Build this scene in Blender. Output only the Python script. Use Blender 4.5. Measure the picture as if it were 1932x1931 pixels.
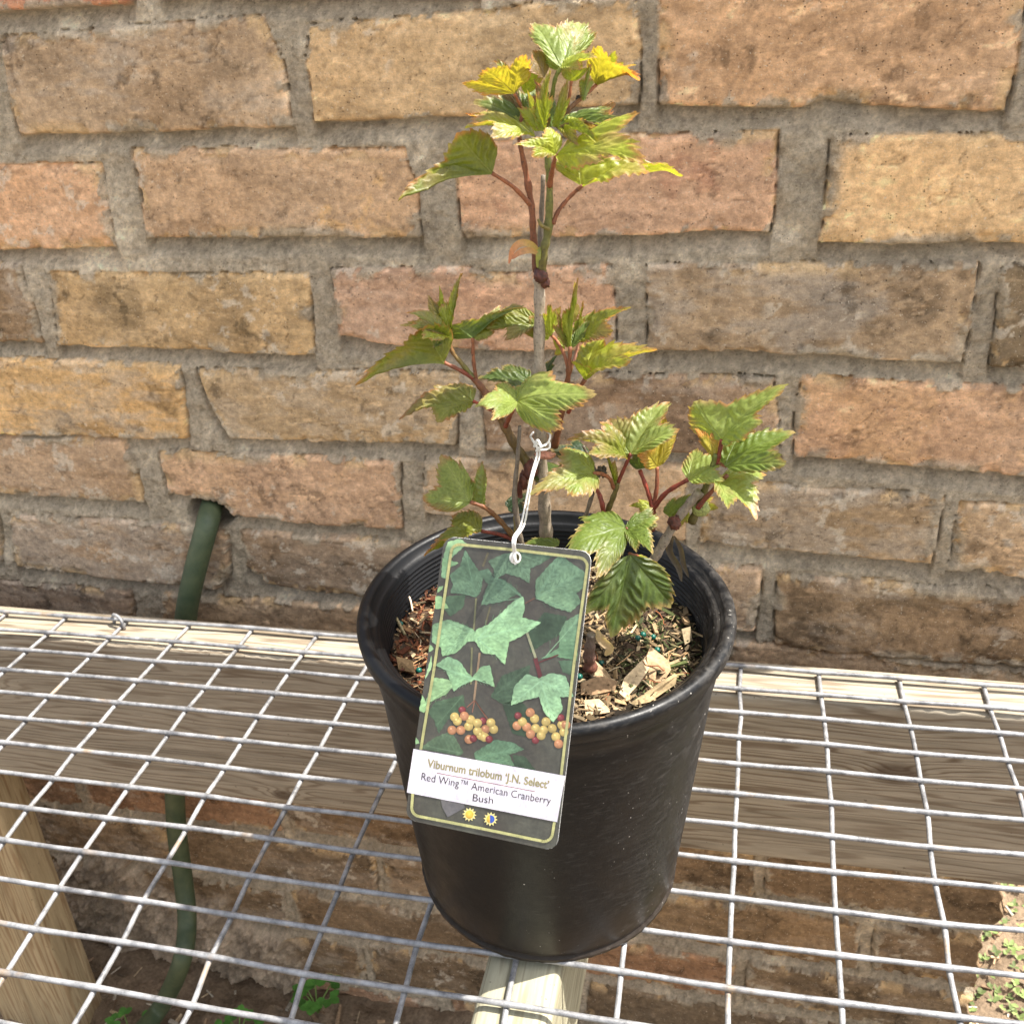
import bpy, math, random
import numpy as np
from mathutils import Vector, Matrix
random.seed(7)
rng = np.random.default_rng(11)
for o in list(bpy.data.objects): bpy.data.objects.remove(o)
scn = bpy.context.scene
col = scn.collection

# ------------------------------------------------------------------ camera
CM = np.array([[0.9767826, -0.0467320, 0.2090737],
               [0.2063026, 0.4682538, -0.8591727],
               [-0.0577487, 0.8823574, 0.4670231]])
CO = np.array([0.551499, -0.591374, 0.427244])
FP = 1051.44                       # focal length in pixels of a 1024 wide picture
cd = bpy.data.cameras.new('camera'); cam = bpy.data.objects.new('camera', cd); col.objects.link(cam)
mw = Matrix([list(CM[0]) + [CO[0]], list(CM[1]) + [CO[1]], list(CM[2]) + [CO[2]], [0, 0, 0, 1]])
cam.matrix_world = mw
cd.sensor_fit = 'HORIZONTAL'; cd.sensor_width = 36.0; cd.lens = 36.0 * FP / 1024
cd.clip_start = 0.02; cd.clip_end = 500
cd.dof.use_dof = True; cd.dof.focus_distance = 0.50; cd.dof.aperture_fstop = 32
scn.camera = cam

# ------------------------------------------------------------------ light
SAZ, SEL = math.radians(13), math.radians(61)      # azimuth from +x towards +y, elevation
sdir = Vector((math.cos(SEL) * math.cos(SAZ), math.cos(SEL) * math.sin(SAZ), math.sin(SEL)))
w = bpy.data.worlds.new('World'); scn.world = w; w.use_nodes = True
nt = w.node_tree; nt.nodes.clear()
sky = nt.nodes.new('ShaderNodeTexSky'); sky.sky_type = 'NISHITA'; sky.sun_disc = False
sky.sun_elevation = SEL; sky.sun_rotation = math.atan2(sdir.x, sdir.y)
sky.air_density = 1.0; sky.dust_density = 3.0; sky.ozone_density = 0.6
hs = nt.nodes.new('ShaderNodeHueSaturation'); hs.inputs['Saturation'].default_value = 0.45
bg = nt.nodes.new('ShaderNodeBackground'); bg.inputs['Strength'].default_value = 0.15
wo = nt.nodes.new('ShaderNodeOutputWorld')
nt.links.new(sky.outputs[0], hs.inputs['Color']); nt.links.new(hs.outputs[0], bg.inputs[0]); nt.links.new(bg.outputs[0], wo.inputs[0])
sl = bpy.data.lights.new('sun', 'SUN'); sl.energy = 4.8; sl.angle = math.radians(0.5); sl.color = (1.0, 0.95, 0.87)
so = bpy.data.objects.new('sun', sl); col.objects.link(so); so.rotation_euler = sdir.to_track_quat('Z', 'Y').to_euler()
vs = scn.view_settings; vs.view_transform = 'Standard'; vs.look = 'None'; vs.gamma = 1; vs.use_curve_mapping = False
vs.exposure = 1.22
scn.cycles.max_bounces = 8; scn.cycles.use_denoising = True

# ------------------------------------------------------------------ helpers
S = 1024 / 1932.0                  # layout numbers were read on a 1932 px wide print of the photo
def ray(x, y):
    return CM @ np.array([(x * S - 512) / FP, -(y * S - 511.5) / FP, -1.0])
def at(x, y, Y):                   # the point of the vertical plane y = Y seen there
    d = ray(x, y); return CO + d * (Y - CO[1]) / d[1]
def atz(x, y, Z):
    d = ray(x, y); return CO + d * (Z - CO[2]) / d[2]
def atp(x, y, c, n):
    d = ray(x, y); return CO + d * np.dot(n, c - CO) / np.dot(n, d)

def tag(o, label=None, cat=None, group=None, kind=None):
    if label: o['label'] = label
    if cat: o['category'] = cat
    if group: o['group'] = group
    if kind: o['kind'] = kind
    return o
def empty(name, loc=(0, 0, 0), rot=None):
    o = bpy.data.objects.new(name, None); o.location = loc; o.empty_display_size = .02
    if rot is not None: o.rotation_euler = rot
    col.objects.link(o); return o
def mk(name, V, F, mats, parent=None, colr=None, mi=None, smooth=True, attrs=None):
    """V (n,3); F list of faces or (m,k) array."""
    V = np.asarray(V, dtype=np.float32)
    me = bpy.data.meshes.new(name)
    if isinstance(F, np.ndarray):
        m, k = F.shape
        me.vertices.add(len(V)); me.vertices.foreach_set('co', V.ravel())
        me.loops.add(m * k); me.loops.foreach_set('vertex_index', F.astype(np.int32).ravel())
        me.polygons.add(m); me.polygons.foreach_set('loop_start', np.arange(0, m * k, k, dtype=np.int32))
        me.update(calc_edges=True)
    else:
        me.from_pydata([tuple(map(float, v)) for v in V], [], [tuple(int(i) for i in f) for f in F]); me.update()
    if not isinstance(mats, (list, tuple)): mats = [mats]
    for m_ in mats: me.materials.append(m_)
    if mi is not None: me.polygons.foreach_set('material_index', np.asarray(mi, dtype=np.int32))
    me.polygons.foreach_set('use_smooth', np.full(len(me.polygons), smooth))
    if colr is not None:
        a = me.color_attributes.new('tone', 'FLOAT_COLOR', 'POINT')
        c = np.asarray(colr, dtype=np.float32)
        if c.shape[1] == 3: c = np.concatenate([c, np.ones((len(c), 1), np.float32)], 1)
        a.data.foreach_set('color', c.ravel())
    for k_, v_ in (attrs or {}).items():
        a = me.attributes.new(k_, 'FLOAT', 'POINT'); a.data.foreach_set('value', np.asarray(v_, dtype=np.float32).ravel())
    me.validate()
    o = bpy.data.objects.new(name, me); col.objects.link(o)
    if parent is not None: o.parent = parent
    return o
def gridF(nu, nv, wrap=False):
    i = np.arange(nu - (0 if wrap else 1))[:, None]; j = np.arange(nv - 1)[None, :]
    i2 = (i + 1) % nu
    return np.stack([i * nv + j, i2 * nv + j, i2 * nv + j + 1, i * nv + j + 1], -1).reshape(-1, 4)
class MB:
    def __init__(s): s.V = []; s.F = []; s.C = []; s.M = []
    def add(s, V, F, c=(1, 1, 1), m=0):
        b = len(s.V); s.V += [tuple(v) for v in V]; s.F += [tuple(i + b for i in f) for f in F]
        c = np.asarray(c, dtype=float)
        s.C += [tuple(c)] * len(V) if c.ndim == 1 else [tuple(q) for q in c]
        s.M += [m] * len(F)
    def box(s, lo, hi, c=(1, 1, 1), m=0, bev=0.0):
        x0, y0, z0 = lo; x1, y1, z1 = hi
        if bev <= 0:
            V = [(x, y, z) for z in (z0, z1) for (x, y) in ((x0, y0), (x1, y0), (x1, y1), (x0, y1))]
            F = [(3, 2, 1, 0), (4, 5, 6, 7), (0, 1, 5, 4), (1, 2, 6, 5), (2, 3, 7, 6), (3, 0, 4, 7)]
            s.add(V, F, c, m)
    def build(s, name, mats, parent=None, smooth=True):
        o = mk(name, s.V, s.F, mats, parent, colr=np.array(s.C), mi=s.M, smooth=smooth); return o
def catmull(P, n=6):
    P = [np.asarray(p, float) for p in P]
    if len(P) < 3: 
        return [P[0] + (P[1] - P[0]) * t for t in np.linspace(0, 1, n + 1)]
    Q = [2 * P[0] - P[1]] + P + [2 * P[-1] - P[-2]]; out = []
    for i in range(1, len(Q) - 2):
        a, b, c, d = Q[i - 1:i + 3]
        for k in range(n):
            t = k / n
            out.append(.5 * ((2 * b) + (c - a) * t + (2 * a - 5 * b + 4 * c - d) * t * t + (3 * b - a - 3 * c + d) * t ** 3))
    out.append(P[-1]); return out
def tubeVF(P, R, ns=10, cap=True, bump=0):
    P = [np.asarray(p, float) for p in P]; n = len(P)
    R = np.interp(np.linspace(0, 1, n), np.linspace(0, 1, len(R)), R) if np.ndim(R) else np.full(n, R)
    V = []; up = None
    for i in range(n):
        t = P[min(i + 1, n - 1)] - P[max(i - 1, 0)]; t = t / (np.linalg.norm(t) + 1e-12)
        if up is None:
            up = np.cross(t, [0.3, 0.2, 1]) if abs(t[2]) < .9 else np.cross(t, [1, 0.1, 0])
        u = up - t * np.dot(up, t); u /= np.linalg.norm(u) + 1e-12; up = u; v = np.cross(t, u)
        for k in range(ns):
            a = 2 * math.pi * k / ns
            rr = R[i] * (1 + bump * (random.random() - .5))
            V.append(P[i] + rr * (math.cos(a) * u + math.sin(a) * v))
    F = [(i * ns + k, i * ns + (k + 1) % ns, (i + 1) * ns + (k + 1) % ns, (i + 1) * ns + k) for i in range(n - 1) for k in range(ns)]
    if cap:
        F.append(tuple(range(ns))[::-1]); F.append(tuple((n - 1) * ns + k for k in range(ns)))
    return V, F
# value noise on a lattice -------------------------------------------------
_T = np.random.default_rng(3).random(4096).astype(np.float32)
def vn(x, y, seed=0):
    x = np.atleast_1d(np.asarray(x, float)); y = np.atleast_1d(np.asarray(y, float))
    xi = np.floor(x).astype(np.int64); yi = np.floor(y).astype(np.int64); fx = x - xi; fy = y - yi
    fx = fx * fx * (3 - 2 * fx); fy = fy * fy * (3 - 2 * fy)
    def h(a, b):
        q = (a * 73856093) ^ (b * 19349663) ^ (seed * 83492791); q = (q ^ (q >> 13)) * 1274126177; q = q ^ (q >> 16)
        return _T[q & 4095]
    return (h(xi, yi) * (1 - fx) + h(xi + 1, yi) * fx) * (1 - fy) + (h(xi, yi + 1) * (1 - fx) + h(xi + 1, yi + 1) * fx) * fy
def fbm(x, y, sc, oc=4, seed=0, g=.5):
    v = 0; a = 1; s_ = 0
    for k in range(oc):
        v = v + a * vn(x * sc * 2 ** k, y * sc * 2 ** k, seed + k * 7); s_ += a; a *= g
    return v / s_
def lin(r, g, b):
    return tuple((c / 255 / 12.92) if c / 255 < .04045 else ((c / 255 + .055) / 1.055) ** 2.4 for c in (r, g, b))
def smooth(a, b, x):
    t = np.clip((x - a) / (b - a), 0, 1); return t * t * (3 - 2 * t)

# ------------------------------------------------------------------ materials
class NB:
    def __init__(s, name):
        s.m = bpy.data.materials.new(name); s.m.use_nodes = True; s.t = s.m.node_tree; s.t.nodes.clear()
        s.out = s.t.nodes.new('ShaderNodeOutputMaterial')
    def n(s, ty, **kw):
        q = s.t.nodes.new(ty)
        for k, v in kw.items():
            if k[0] == '_': q.inputs[k[1:].replace('_', ' ')].default_value = v
            else: setattr(q, k, v)
        return q
    def l(s, a, b): s.t.links.new(a, b)
    def mixc(s, fac, a, b, mode='MIX'):
        q = s.n('ShaderNodeMix', data_type='RGBA', blend_type=mode)
        for sock, v in ((q.inputs[0], fac), (q.inputs[6], a), (q.inputs[7], b)):
            if hasattr(v, 'links'): s.l(v, sock)
            elif isinstance(v, (int, float)): sock.default_value = v
            else: sock.default_value = (*v, 1) if len(v) == 3 else v
        return q.outputs[2]
    def noise(s, vec, scale, detail=4, rough=.5, dist=0):
        q = s.n('ShaderNodeTexNoise', _Scale=scale, _Detail=detail, _Roughness=rough, _Distortion=dist)
        s.l(vec, q.inputs['Vector']); return q
    def ramp(s, v, p0, p1, c0=(0, 0, 0), c1=(1, 1, 1)):
        q = s.n('ShaderNodeValToRGB'); e = q.color_ramp.elements
        e[0].position = p0; e[1].position = p1; e[0].color = (*c0, 1); e[1].color = (*c1, 1); s.l(v, q.inputs[0]); return q.outputs[0]
    def math(s, op, a, b=0.0):
        q = s.n('ShaderNodeMath', operation=op)
        for sock, v in ((q.inputs[0], a), (q.inputs[1], b)):
            if hasattr(v, 'links'): s.l(v, sock)
            else: sock.default_value = v
        return q.outputs[0]
    def bump(s, h, strength=.5, dist=.001, normal=None):
        q = s.n('ShaderNodeBump', _Strength=strength, _Distance=dist); s.l(h, q.inputs['Height'])
        if normal is not None: s.l(normal, q.inputs['Normal'])
        return q.outputs[0]
    def mapping(s, vec, scale):
        q = s.n('ShaderNodeMapping'); q.inputs['Scale'].default_value = scale; s.l(vec, q.inputs['Vector']); return q.outputs[0]
    def principled(s, base, rough=.5, normal=None, **kw):
        q = s.n('ShaderNodeBsdfPrincipled')
        if hasattr(base, 'links'): s.l(base, q.inputs['Base Color'])
        else: q.inputs['Base Color'].default_value = (*base, 1)
        if hasattr(rough, 'links'): s.l(rough, q.inputs['Roughness'])
        else: q.inputs['Roughness'].default_value = rough
        if normal is not None: s.l(normal, q.inputs['Normal'])
        for k, v in kw.items(): q.inputs[k.replace('_', ' ')].default_value = v
        s.l(q.outputs[0], s.out.inputs[0]); return q
def attr_mat(name, rough=.9, nscale=600, nstr=.3, bump=.0006, var=.25, spec=.3, big=60):
    b = NB(name); tc = b.n('ShaderNodeTexCoord').outputs['Object']
    a = b.n('ShaderNodeVertexColor', layer_name='tone').outputs[0]
    n1 = b.noise(tc, nscale, 5, .65); n2 = b.noise(tc, big, 5, .6)
    c = b.mixc(1.0, a, b.ramp(n1.outputs[0], .3, .7, (1 - var,) * 3, (1 + var,) * 3), 'MULTIPLY')
    c = b.mixc(1.0, c, b.ramp(n2.outputs[0], .3, .7, (1 - var * .5,) * 3, (1 + var * .5,) * 3), 'MULTIPLY')
    b.principled(c, rough, b.bump(n1.outputs[0], nstr, bump), Specular_IOR_Level=spec); return b.m

def mat_stem():
    b = NB('stem_bark'); tc = b.n('ShaderNodeTexCoord').outputs['Object']
    a = b.n('ShaderNodeVertexColor', layer_name='tone').outputs[0]
    n1 = b.noise(tc, 500, 5, .65); n2 = b.noise(b.mapping(tc, (1, 1, .2)), 900, 4, .6); sp = b.noise(tc, 1100, 1)
    c = b.mixc(1.0, a, b.ramp(n1.outputs[0], .3, .7, (.7,) * 3, (1.25,) * 3), 'MULTIPLY')
    c = b.mixc(1.0, c, b.ramp(n2.outputs[0], .3, .7, (.75,) * 3, (1.2,) * 3), 'MULTIPLY')
    c = b.mixc(b.math('MULTIPLY', b.ramp(sp.outputs[0], .64, .70), .7), c, (.05, .03, .02))
    b.principled(c, .5, b.bump(n2.outputs[0], .5, .0005), Specular_IOR_Level=.4); return b.m

def mat_masonry():
    b = NB('old_brick_and_mortar'); tc = b.n('ShaderNodeTexCoord').outputs['Object']
    a = b.n('ShaderNodeVertexColor', layer_name='tone').outputs[0]
    mo = b.n('ShaderNodeAttribute', attribute_name='mortar').outputs['Fac']
    f = b.noise(tc, 900, 6, .7); g = b.noise(tc, 220, 6, .65); h = b.noise(b.mapping(tc, (1, 1, 3)), 90, 6, .7, 1.5)
    vo = b.n('ShaderNodeTexVoronoi', _Scale=420.0); b.l(tc, vo.inputs['Vector'])
    c = b.mixc(1.0, a, b.ramp(f.outputs[0], .3, .7, (.86,) * 3, (1.14,) * 3), 'MULTIPLY')
    c = b.mixc(1.0, c, b.ramp(g.outputs[0], .32, .68, (.78, .77, .76), (1.2, 1.2, 1.18)), 'MULTIPLY')
    c = b.mixc(1.0, c, b.ramp(h.outputs[0], .3, .7, (.82, .82, .84), (1.12, 1.11, 1.08)), 'MULTIPLY')
    # pits and pale grains
    pit = b.ramp(vo.outputs['Distance'], .05, .22, (1, 1, 1), (0, 0, 0))
    pn = b.ramp(b.noise(tc, 160, 3).outputs[0], .50, .62)
    pm = b.math('MULTIPLY', pit, pn)
    c = b.mixc(b.math('MULTIPLY', pm, .7), c, (.05, .037, .025))
    gr = b.ramp(b.noise(tc, 700, 2).outputs[0], .66, .72); c = b.mixc(b.math('MULTIPLY', gr, .6), c, (.72, .6, .44))
    # sandy grain of the mortar
    hgt = b.math('ADD', b.math('MULTIPLY', f.outputs[0], b.math('ADD', b.math('MULTIPLY', mo, 1.6), .5)), b.math('MULTIPLY', g.outputs[0], .8))
    hgt = b.math('SUBTRACT', hgt, b.math('MULTIPLY', pm, .8))
    b.principled(c, .93, b.bump(hgt, .95, .0014), Specular_IOR_Level=.15); return b.m

def mat_wood(name, c_lo, c_hi, c_dark, axis='X', knots=(), tint=None, rough=.75):
    b = NB(name); tc = b.n('ShaderNodeTexCoord').outputs['Object']
    sc = {'X': (1, 14, 14), 'Y': (14, 1, 14), 'Z': (14, 14, 1)}[axis]
    mp = b.mapping(tc, sc)
    d = b.noise(tc, 7, 3, .5)
    n1 = b.noise(mp, 14, 8, .68, .5); n2 = b.noise(b.mapping(tc, tuple(4 * v for v in sc)), 11, 5, .7)
    # growth rings bent round the knots
    sep = b.n('ShaderNodeSeparateXYZ'); b.l(tc, sep.inputs[0])
    base = {'X': 2, 'Y': 0, 'Z': 0}[axis]; along = {'X': 0, 'Y': 1, 'Z': 2}[axis]
    v = sep.outputs[base]; wob = b.noise(b.mapping(tc, tuple(.25 * q for q in sc)), 14, 3, .5)
    rings = b.math('ADD', b.math('MULTIPLY', v, 1100.), b.math('MULTIPLY', wob.outputs[0], 60.))
    kmask = None
    for kx, kz, kr in knots:
        dx = b.math('DIVIDE', b.math('SUBTRACT', sep.outputs[along], kx), kr * 1.9); dz = b.math('DIVIDE', b.math('SUBTRACT', v, kz), kr)
        r2 = b.math('ADD', b.math('MULTIPLY', dx, dx), b.math('MULTIPLY', dz, dz))
        g = b.math('DIVIDE', 1.0, b.math('ADD', 1.0, r2))
        rings = b.math('ADD', rings, b.math('MULTIPLY', g, b.math('MULTIPLY', dz, 16.)))
        rings = b.math('ADD', rings, b.math('MULTIPLY', g, 22.))
        km = b.ramp(r2, .25, 1.3, (1, 1, 1), (0, 0, 0))
        kmask = km if kmask is None else b.math('MAXIMUM', kmask, km)
    rg = b.math('ADD', b.math('MULTIPLY', b.math('SINE', rings), .5), .5)
    c = b.mixc(b.ramp(n1.outputs[0], .3, .7), c_lo, c_hi)
    c = b.mixc(b.math('MULTIPLY', b.ramp(rg, .62, 1.0), b.math('MULTIPLY', b.noise(tc, 16, 3).outputs[0], 1.25)), c, c_dark)
    stn = b.ramp(b.noise(b.mapping(tc, tuple(.6 * q for q in sc)), 5, 5, .6, 1.2).outputs[0], .5, .72); c = b.mixc(b.math('MULTIPLY', stn, .55), c, tuple(.5 * q for q in c_lo))
    c = b.mixc(1.0, c, b.ramp(n2.outputs[0], .3, .7, (.86,) * 3, (1.1,) * 3), 'MULTIPLY')
    spots = b.ramp(b.noise(tc, 260, 2).outputs[0], .71, .76); c = b.mixc(b.math('MULTIPLY', spots, .6), c, (.07, .05, .03))
    if kmask is not None: c = b.mixc(b.math('MULTIPLY', kmask, .75), c, (.07, .042, .024))
    hg = b.math('ADD', b.math('MULTIPLY', n2.outputs[0], .6), b.math('MULTIPLY', rg, -.4))
    b.principled(c, rough, b.bump(hg, .45, .0006), Specular_IOR_Level=.25); return b.m

def mat_wire():
    b = NB('galvanised_wire'); tc = b.n('ShaderNodeTexCoord').outputs['Object']
    n1 = b.noise(tc, 90, 7, .75); n2 = b.noise(tc, 900, 3, .6); n3 = b.noise(tc, 40, 3, .5)
    c = b.mixc(b.ramp(n1.outputs[0], .35, .65), (.13, .13, .135), (.42, .415, .41))
    c = b.mixc(b.math('MULTIPLY', b.ramp(n3.outputs[0], .62, .72), .6), c, (.40, .27, .15))
    b.principled(c, b.ramp(n1.outputs[0], .3, .7, (.42,) * 3, (.62,) * 3), b.bump(n2.outputs[0], .35, .0003), Metallic=.35); return b.m

def mat_plastic():
    b = NB('black_nursery_plastic'); tc = b.n('ShaderNodeTexCoord').outputs['Object']
    n1 = b.noise(tc, 70, 6, .7); n2 = b.noise(b.mapping(tc, (1, 1, .25)), 500, 4, .6); n3 = b.noise(b.mapping(tc, (.35, .35, 1.6)), 380, 5, .7, .8)
    sp = b.noise(tc, 650, 2, .5); sep = b.n('ShaderNodeSeparateXYZ'); b.l(tc, sep.inputs[0])
    side = b.math('MULTIPLY', b.math('ADD', sep.outputs[0], -.005), 22.)       # dust lies on one flank of the pot
    dust = b.ramp(b.math('ADD', n3.outputs[0], b.math('MULTIPLY', side, .12)), .58, .82)
    dust2 = b.math('MULTIPLY', dust, b.ramp(n1.outputs[0], .35, .7))
    specks = b.math('MULTIPLY', b.ramp(b.math('ADD', sp.outputs[0], b.math('MULTIPLY', side, .03)), .75, .77), b.ramp(b.noise(tc, 45, 3).outputs[0], .5, .62))
    low = b.ramp(sep.outputs[2], .0, .03, (1, 1, 1), (0, 0, 0))
    c = b.mixc(b.math('MULTIPLY', dust2, .30), (.0045, .0047, .0053), (.22, .20, .175))
    c = b.mixc(b.math('MULTIPLY', b.math('MULTIPLY', low, n1.outputs[0]), .35), c, (.14, .10, .07))
    c = b.mixc(specks, c, (.5, .47, .42))
    r = b.ramp(b.math('ADD', n1.outputs[0], b.math('MULTIPLY', dust2, .4)), .3, .8, (.30,) * 3, (.55,) * 3)
    b.principled(c, r, b.bump(b.math('ADD', n1.outputs[0], b.math('MULTIPLY', n2.outputs[0], .25)), .25, .0008), Specular_IOR_Level=.24); return b.m

def mat_leaf():
    b = NB('viburnum_leaf'); tc = b.n('ShaderNodeTexCoord').outputs['Object']
    a = b.n('ShaderNodeVertexColor', layer_name='tone').outputs[0]
    n = b.noise(tc, 900, 4, .6); n2 = b.noise(tc, 110, 4, .6)
    c = b.mixc(1.0, a, b.ramp(n.outputs[0], .3, .7, (.82,) * 3, (1.16,) * 3), 'MULTIPLY')
    c = b.mixc(1.0, c, b.ramp(n2.outputs[0], .3, .7, (.86, .9, .8), (1.12, 1.08, 1.2)), 'MULTIPLY')
    bm = b.bump(n.outputs[0], .35, .0005)
    p = b.principled(c, .42, bm, Specular_IOR_Level=.5)
    tr = b.n('ShaderNodeBsdfTranslucent'); tcol = b.mixc(1.0, c, (1.85, 1.8, .8), 'MULTIPLY')
    b.l(tcol, tr.inputs[0]); b.l(bm, tr.inputs['Normal'])
    mx = b.n('ShaderNodeMixShader'); mx.inputs[0].default_value = .38
    b.l(p.outputs[0], mx.inputs[1]); b.l(tr.outputs[0], mx.inputs[2]); b.l(mx.outputs[0], b.out.inputs[0]); return b.m

M_BR = mat_masonry()
M_RAIL = mat_wood('weathered_pine_rail', (.29, .25, .185), (.43, .37, .28), (.15, .105, .065), 'X', knots=((.219, -.136, .006), (.661, -.058, .011), (-.03, -.06, .012)))
M_SUP = mat_wood('pine_support', (.33, .31, .215), (.42, .395, .28), (.20, .17, .11), 'Y')
M_LEG = mat_wood('pine_leg', (.42, .32, .18), (.55, .43, .26), (.26, .15, .07), 'Z', knots=((-.095, -.33, .008),))
M_WIRE = mat_wire(); M_POT = mat_plastic(); M_LEAF = mat_leaf()
M_STEM = mat_stem()
M_CHIP = attr_mat('bark_chips', .85, 500, .5, .0005, .35, .2, 120)
M_SOIL = attr_mat('soil', .95, 300, .8, .003, .35, .1, 60)
M_GREEN = attr_mat('weed_leaf', .6, 400, .2, .0003, .2, .3, 60)
b = NB('green_hose'); tc = b.n('ShaderNodeTexCoord').outputs['Object']; n = b.noise(tc, 60, 5, .6)
b.principled(b.mixc(b.ramp(n.outputs[0], .35, .7), (.042, .066, .032), (.095, .115, .055)), .55, b.bump(n.outputs[0], .2, .001)); M_HOSE = b.m
b = NB('white_cord'); tc = b.n('ShaderNodeTexCoord').outputs['Object']; n = b.noise(tc, 900, 3, .6)
b.principled(b.mixc(n.outputs[0], (.68, .66, .62), (.82, .80, .76)), .6, b.bump(n.outputs[0], .3, .0003)); M_CORD = b.m
b = NB('green_prill'); b.principled((.003, .085, .06), .35); M_PRILL = b.m
def print_mat():
    b = NB('printed_card'); tc = b.n('ShaderNodeTexCoord').outputs['Object']
    a = b.n('ShaderNodeVertexColor', layer_name='tone').outputs[0]; n = b.noise(tc, 700, 3, .6); n2 = b.noise(tc, 120, 5, .7)
    c = b.mixc(1.0, a, b.ramp(n.outputs[0], .3, .7, (.9,) * 3, (1.1,) * 3), 'MULTIPLY')
    c = b.mixc(1.0, c, b.ramp(n2.outputs[0], .3, .7, (.86,) * 3, (1.14,) * 3), 'MULTIPLY')
    n3 = b.noise(tc, 260, 6, .75, .5); c = b.mixc(1.0, c, b.ramp(n3.outputs[0], .3, .7, (.72, .74, .76), (1.22, 1.2, 1.12)), 'MULTIPLY')
    b.principled(c, .36, Specular_IOR_Level=.45); return b.m
M_PRINT = print_mat()

# ------------------------------------------------------------------ brick wall (a relief: bricks stand proud of weathered joints)
PSI = -0.03896
WE = np.array([math.cos(PSI), math.sin(PSI), 0.]); WN = np.array([-math.sin(PSI), math.cos(PSI), 0.])   # WN points into the wall
WC = np.array([.4, .055, 0.])
def wuz(x, y):
    p = atp(x, y, WC, WN); return (np.dot(p - WC, WE), p[2])
def BR(*a):   # pairs of layout numbers -> polygon on the wall plane
    return [wuz(a[i], a[i + 1]) for i in range(0, len(a), 2)]
UE = .3633    # the wall's right hand end
bricks = []   # (polygon, rgb, {options})
def B_(rgb, *a, **k): bricks.append((BR(*a), lin(*rgb), k))
B_((165, 95, 70), -60, -130, 270, -150, 235, 3, 100, 12, -60, 24, pale=.6)
B_((190, 145, 105), 312, -150, 900, -170, 900, -14, 300, -8)
B_((165, 135, 105), 0, 72, 240, 50, 490, 33, 530, 120, 547, 236, 300, 245, 35, 253, 12, 180, grey=.75, dirt=.35)
B_((200, 160, 108), 580, 50, 900, 22, 1192, -12, 1203, 90, 1200, 195, 900, 215, 592, 230, 583, 130, dirt=.12)
B_((192, 148, 110), 1247, -30, 1600, -34, 1935, -30, 1925, 90, 1897, 208, 1700, 200, 1560, 188, 1500, 203, 1240, 196, dirt=.3)
B_((180, 140, 105), 1975, -30, 2500, -30, 2500, 215, 1962, 212)
B_((200, 145, 102), -250, 318, 183, 310, 213, 467, -250, 477, dirt=.08, grey=.2)
B_((172, 134, 100), 242, 283, 500, 284, 760, 283, 780, 350, 790, 450, 560, 446, 275, 450, 262, 370, pale=.95, dirt=.3)
B_((188, 138, 106), 855, 276, 1150, 258, 1467, 252, 1462, 340, 1450, 437, 1360, 433, 1300, 436, 1180, 446, 872, 447, red=.5)
B_((206, 166, 114), 1572, 258, 2150, 255, 2150, 464, 1750, 457, 1550, 455, 1560, 360, dirt=.1)
B_((98, 78, 58), -200, 500, 35, 500, 75, 645, -200, 640, dirt=.5, grey=.5)
B_((186, 146, 90), 92, 517, 350, 518, 578, 520, 588, 670, 450, 667, 105, 650, dirt=.55, green=.3)
B_((186, 138, 110), 626, 508, 890, 508, 920, 520, 990, 522, 1020, 506, 1153, 503, 1160, 665, 900, 662, 720, 650, 640, 634, red=.25, grey=.25)
B_((142, 117, 90), 1222, 500, 1500, 500, 1845, 503, 1830, 600, 1812, 685, 1500, 668, 1220, 660, dirt=.6, grey=.9)
B_((112, 90, 62), 1898, 505, 2450, 520, 2440, 715, 1870, 690, dirt=.6, green=.3)
B_((196, 152, 86), -260, 675, 100, 680, 335, 692, 350, 828, -260, 812, dirt=.75, grey=.8, pale=.3)
B_((170, 140, 100), 368, 700, 600, 702, 862, 705, 858, 838, 640, 835, 436, 828, 394, 770, grey=.55, dirt=.15)
B_((140, 108, 84), 905, 712, 1200, 708, 1460, 714, 1470, 862, 1200, 852, 918, 850, dirt=.5, grey=.45, edge=1)
B_((184, 138, 106), 1518, 712, 1800, 728, 2150, 745, 2150, 935, 1932, 900, 1700, 880, 1503, 862, 1500, 790, pale=.3, dirt=.15)
B_((152, 118, 88), -200, 822, 225, 832, 250, 880, 268, 950, 100, 938, -200, 925, grey=.3)
B_((180, 136, 104), 298, 855, 500, 860, 750, 874, 753, 998, 600, 990, 440, 972, 400, 950, 350, 938, 320, 932, pale=.2)
B_((176, 140, 102), 800, 866, 1295, 885, 1288, 1020, 800, 970)
B_((156, 126, 90), 1340, 905, 1560, 925, 1780, 937, 1772, 1000, 1755, 1064, 1500, 1040, 1322, 1025, grey=.85, dirt=.25)
B_((184, 144, 102), 1815, 950, 2300, 985, 2290, 1135, 1790, 1078)
B_((150, 128, 110), -300, 958, -12, 966, 0, 1060, -300, 1045, grey=.9)
B_((168, 134, 104), 12, 972, 210, 982, 425, 1002, 430, 1085, 405, 1112, 200, 1090, 30, 1068, grey=.9, dirt=.4)
B_((124, 100, 80), 450, 1003, 905, 1035, 900, 1168, 690, 1132, 500, 1105, 465, 1070, grey=.35, dirt=.4)
B_((166, 132, 102), 950, 1040, 1434, 1074, 1422, 1192, 950, 1150)
B_((120, 92, 64), 1468, 1084, 1932, 1125, 2300, 1160, 2290, 1300, 1930, 1256, 1463, 1222, grey=.55, dirt=.6, green=.2)
B_((112, 96, 88), -100, 1088, 245, 1118, 250, 1240, -100, 1200, dirt=.7, grey=.5)
B_((160, 130, 100), 305, 1122, 760, 1152, 755, 1268, 310, 1240)
B_((160, 130, 100), 800, 1165, 1330, 1215, 1322, 1335, 800, 1280)
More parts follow.
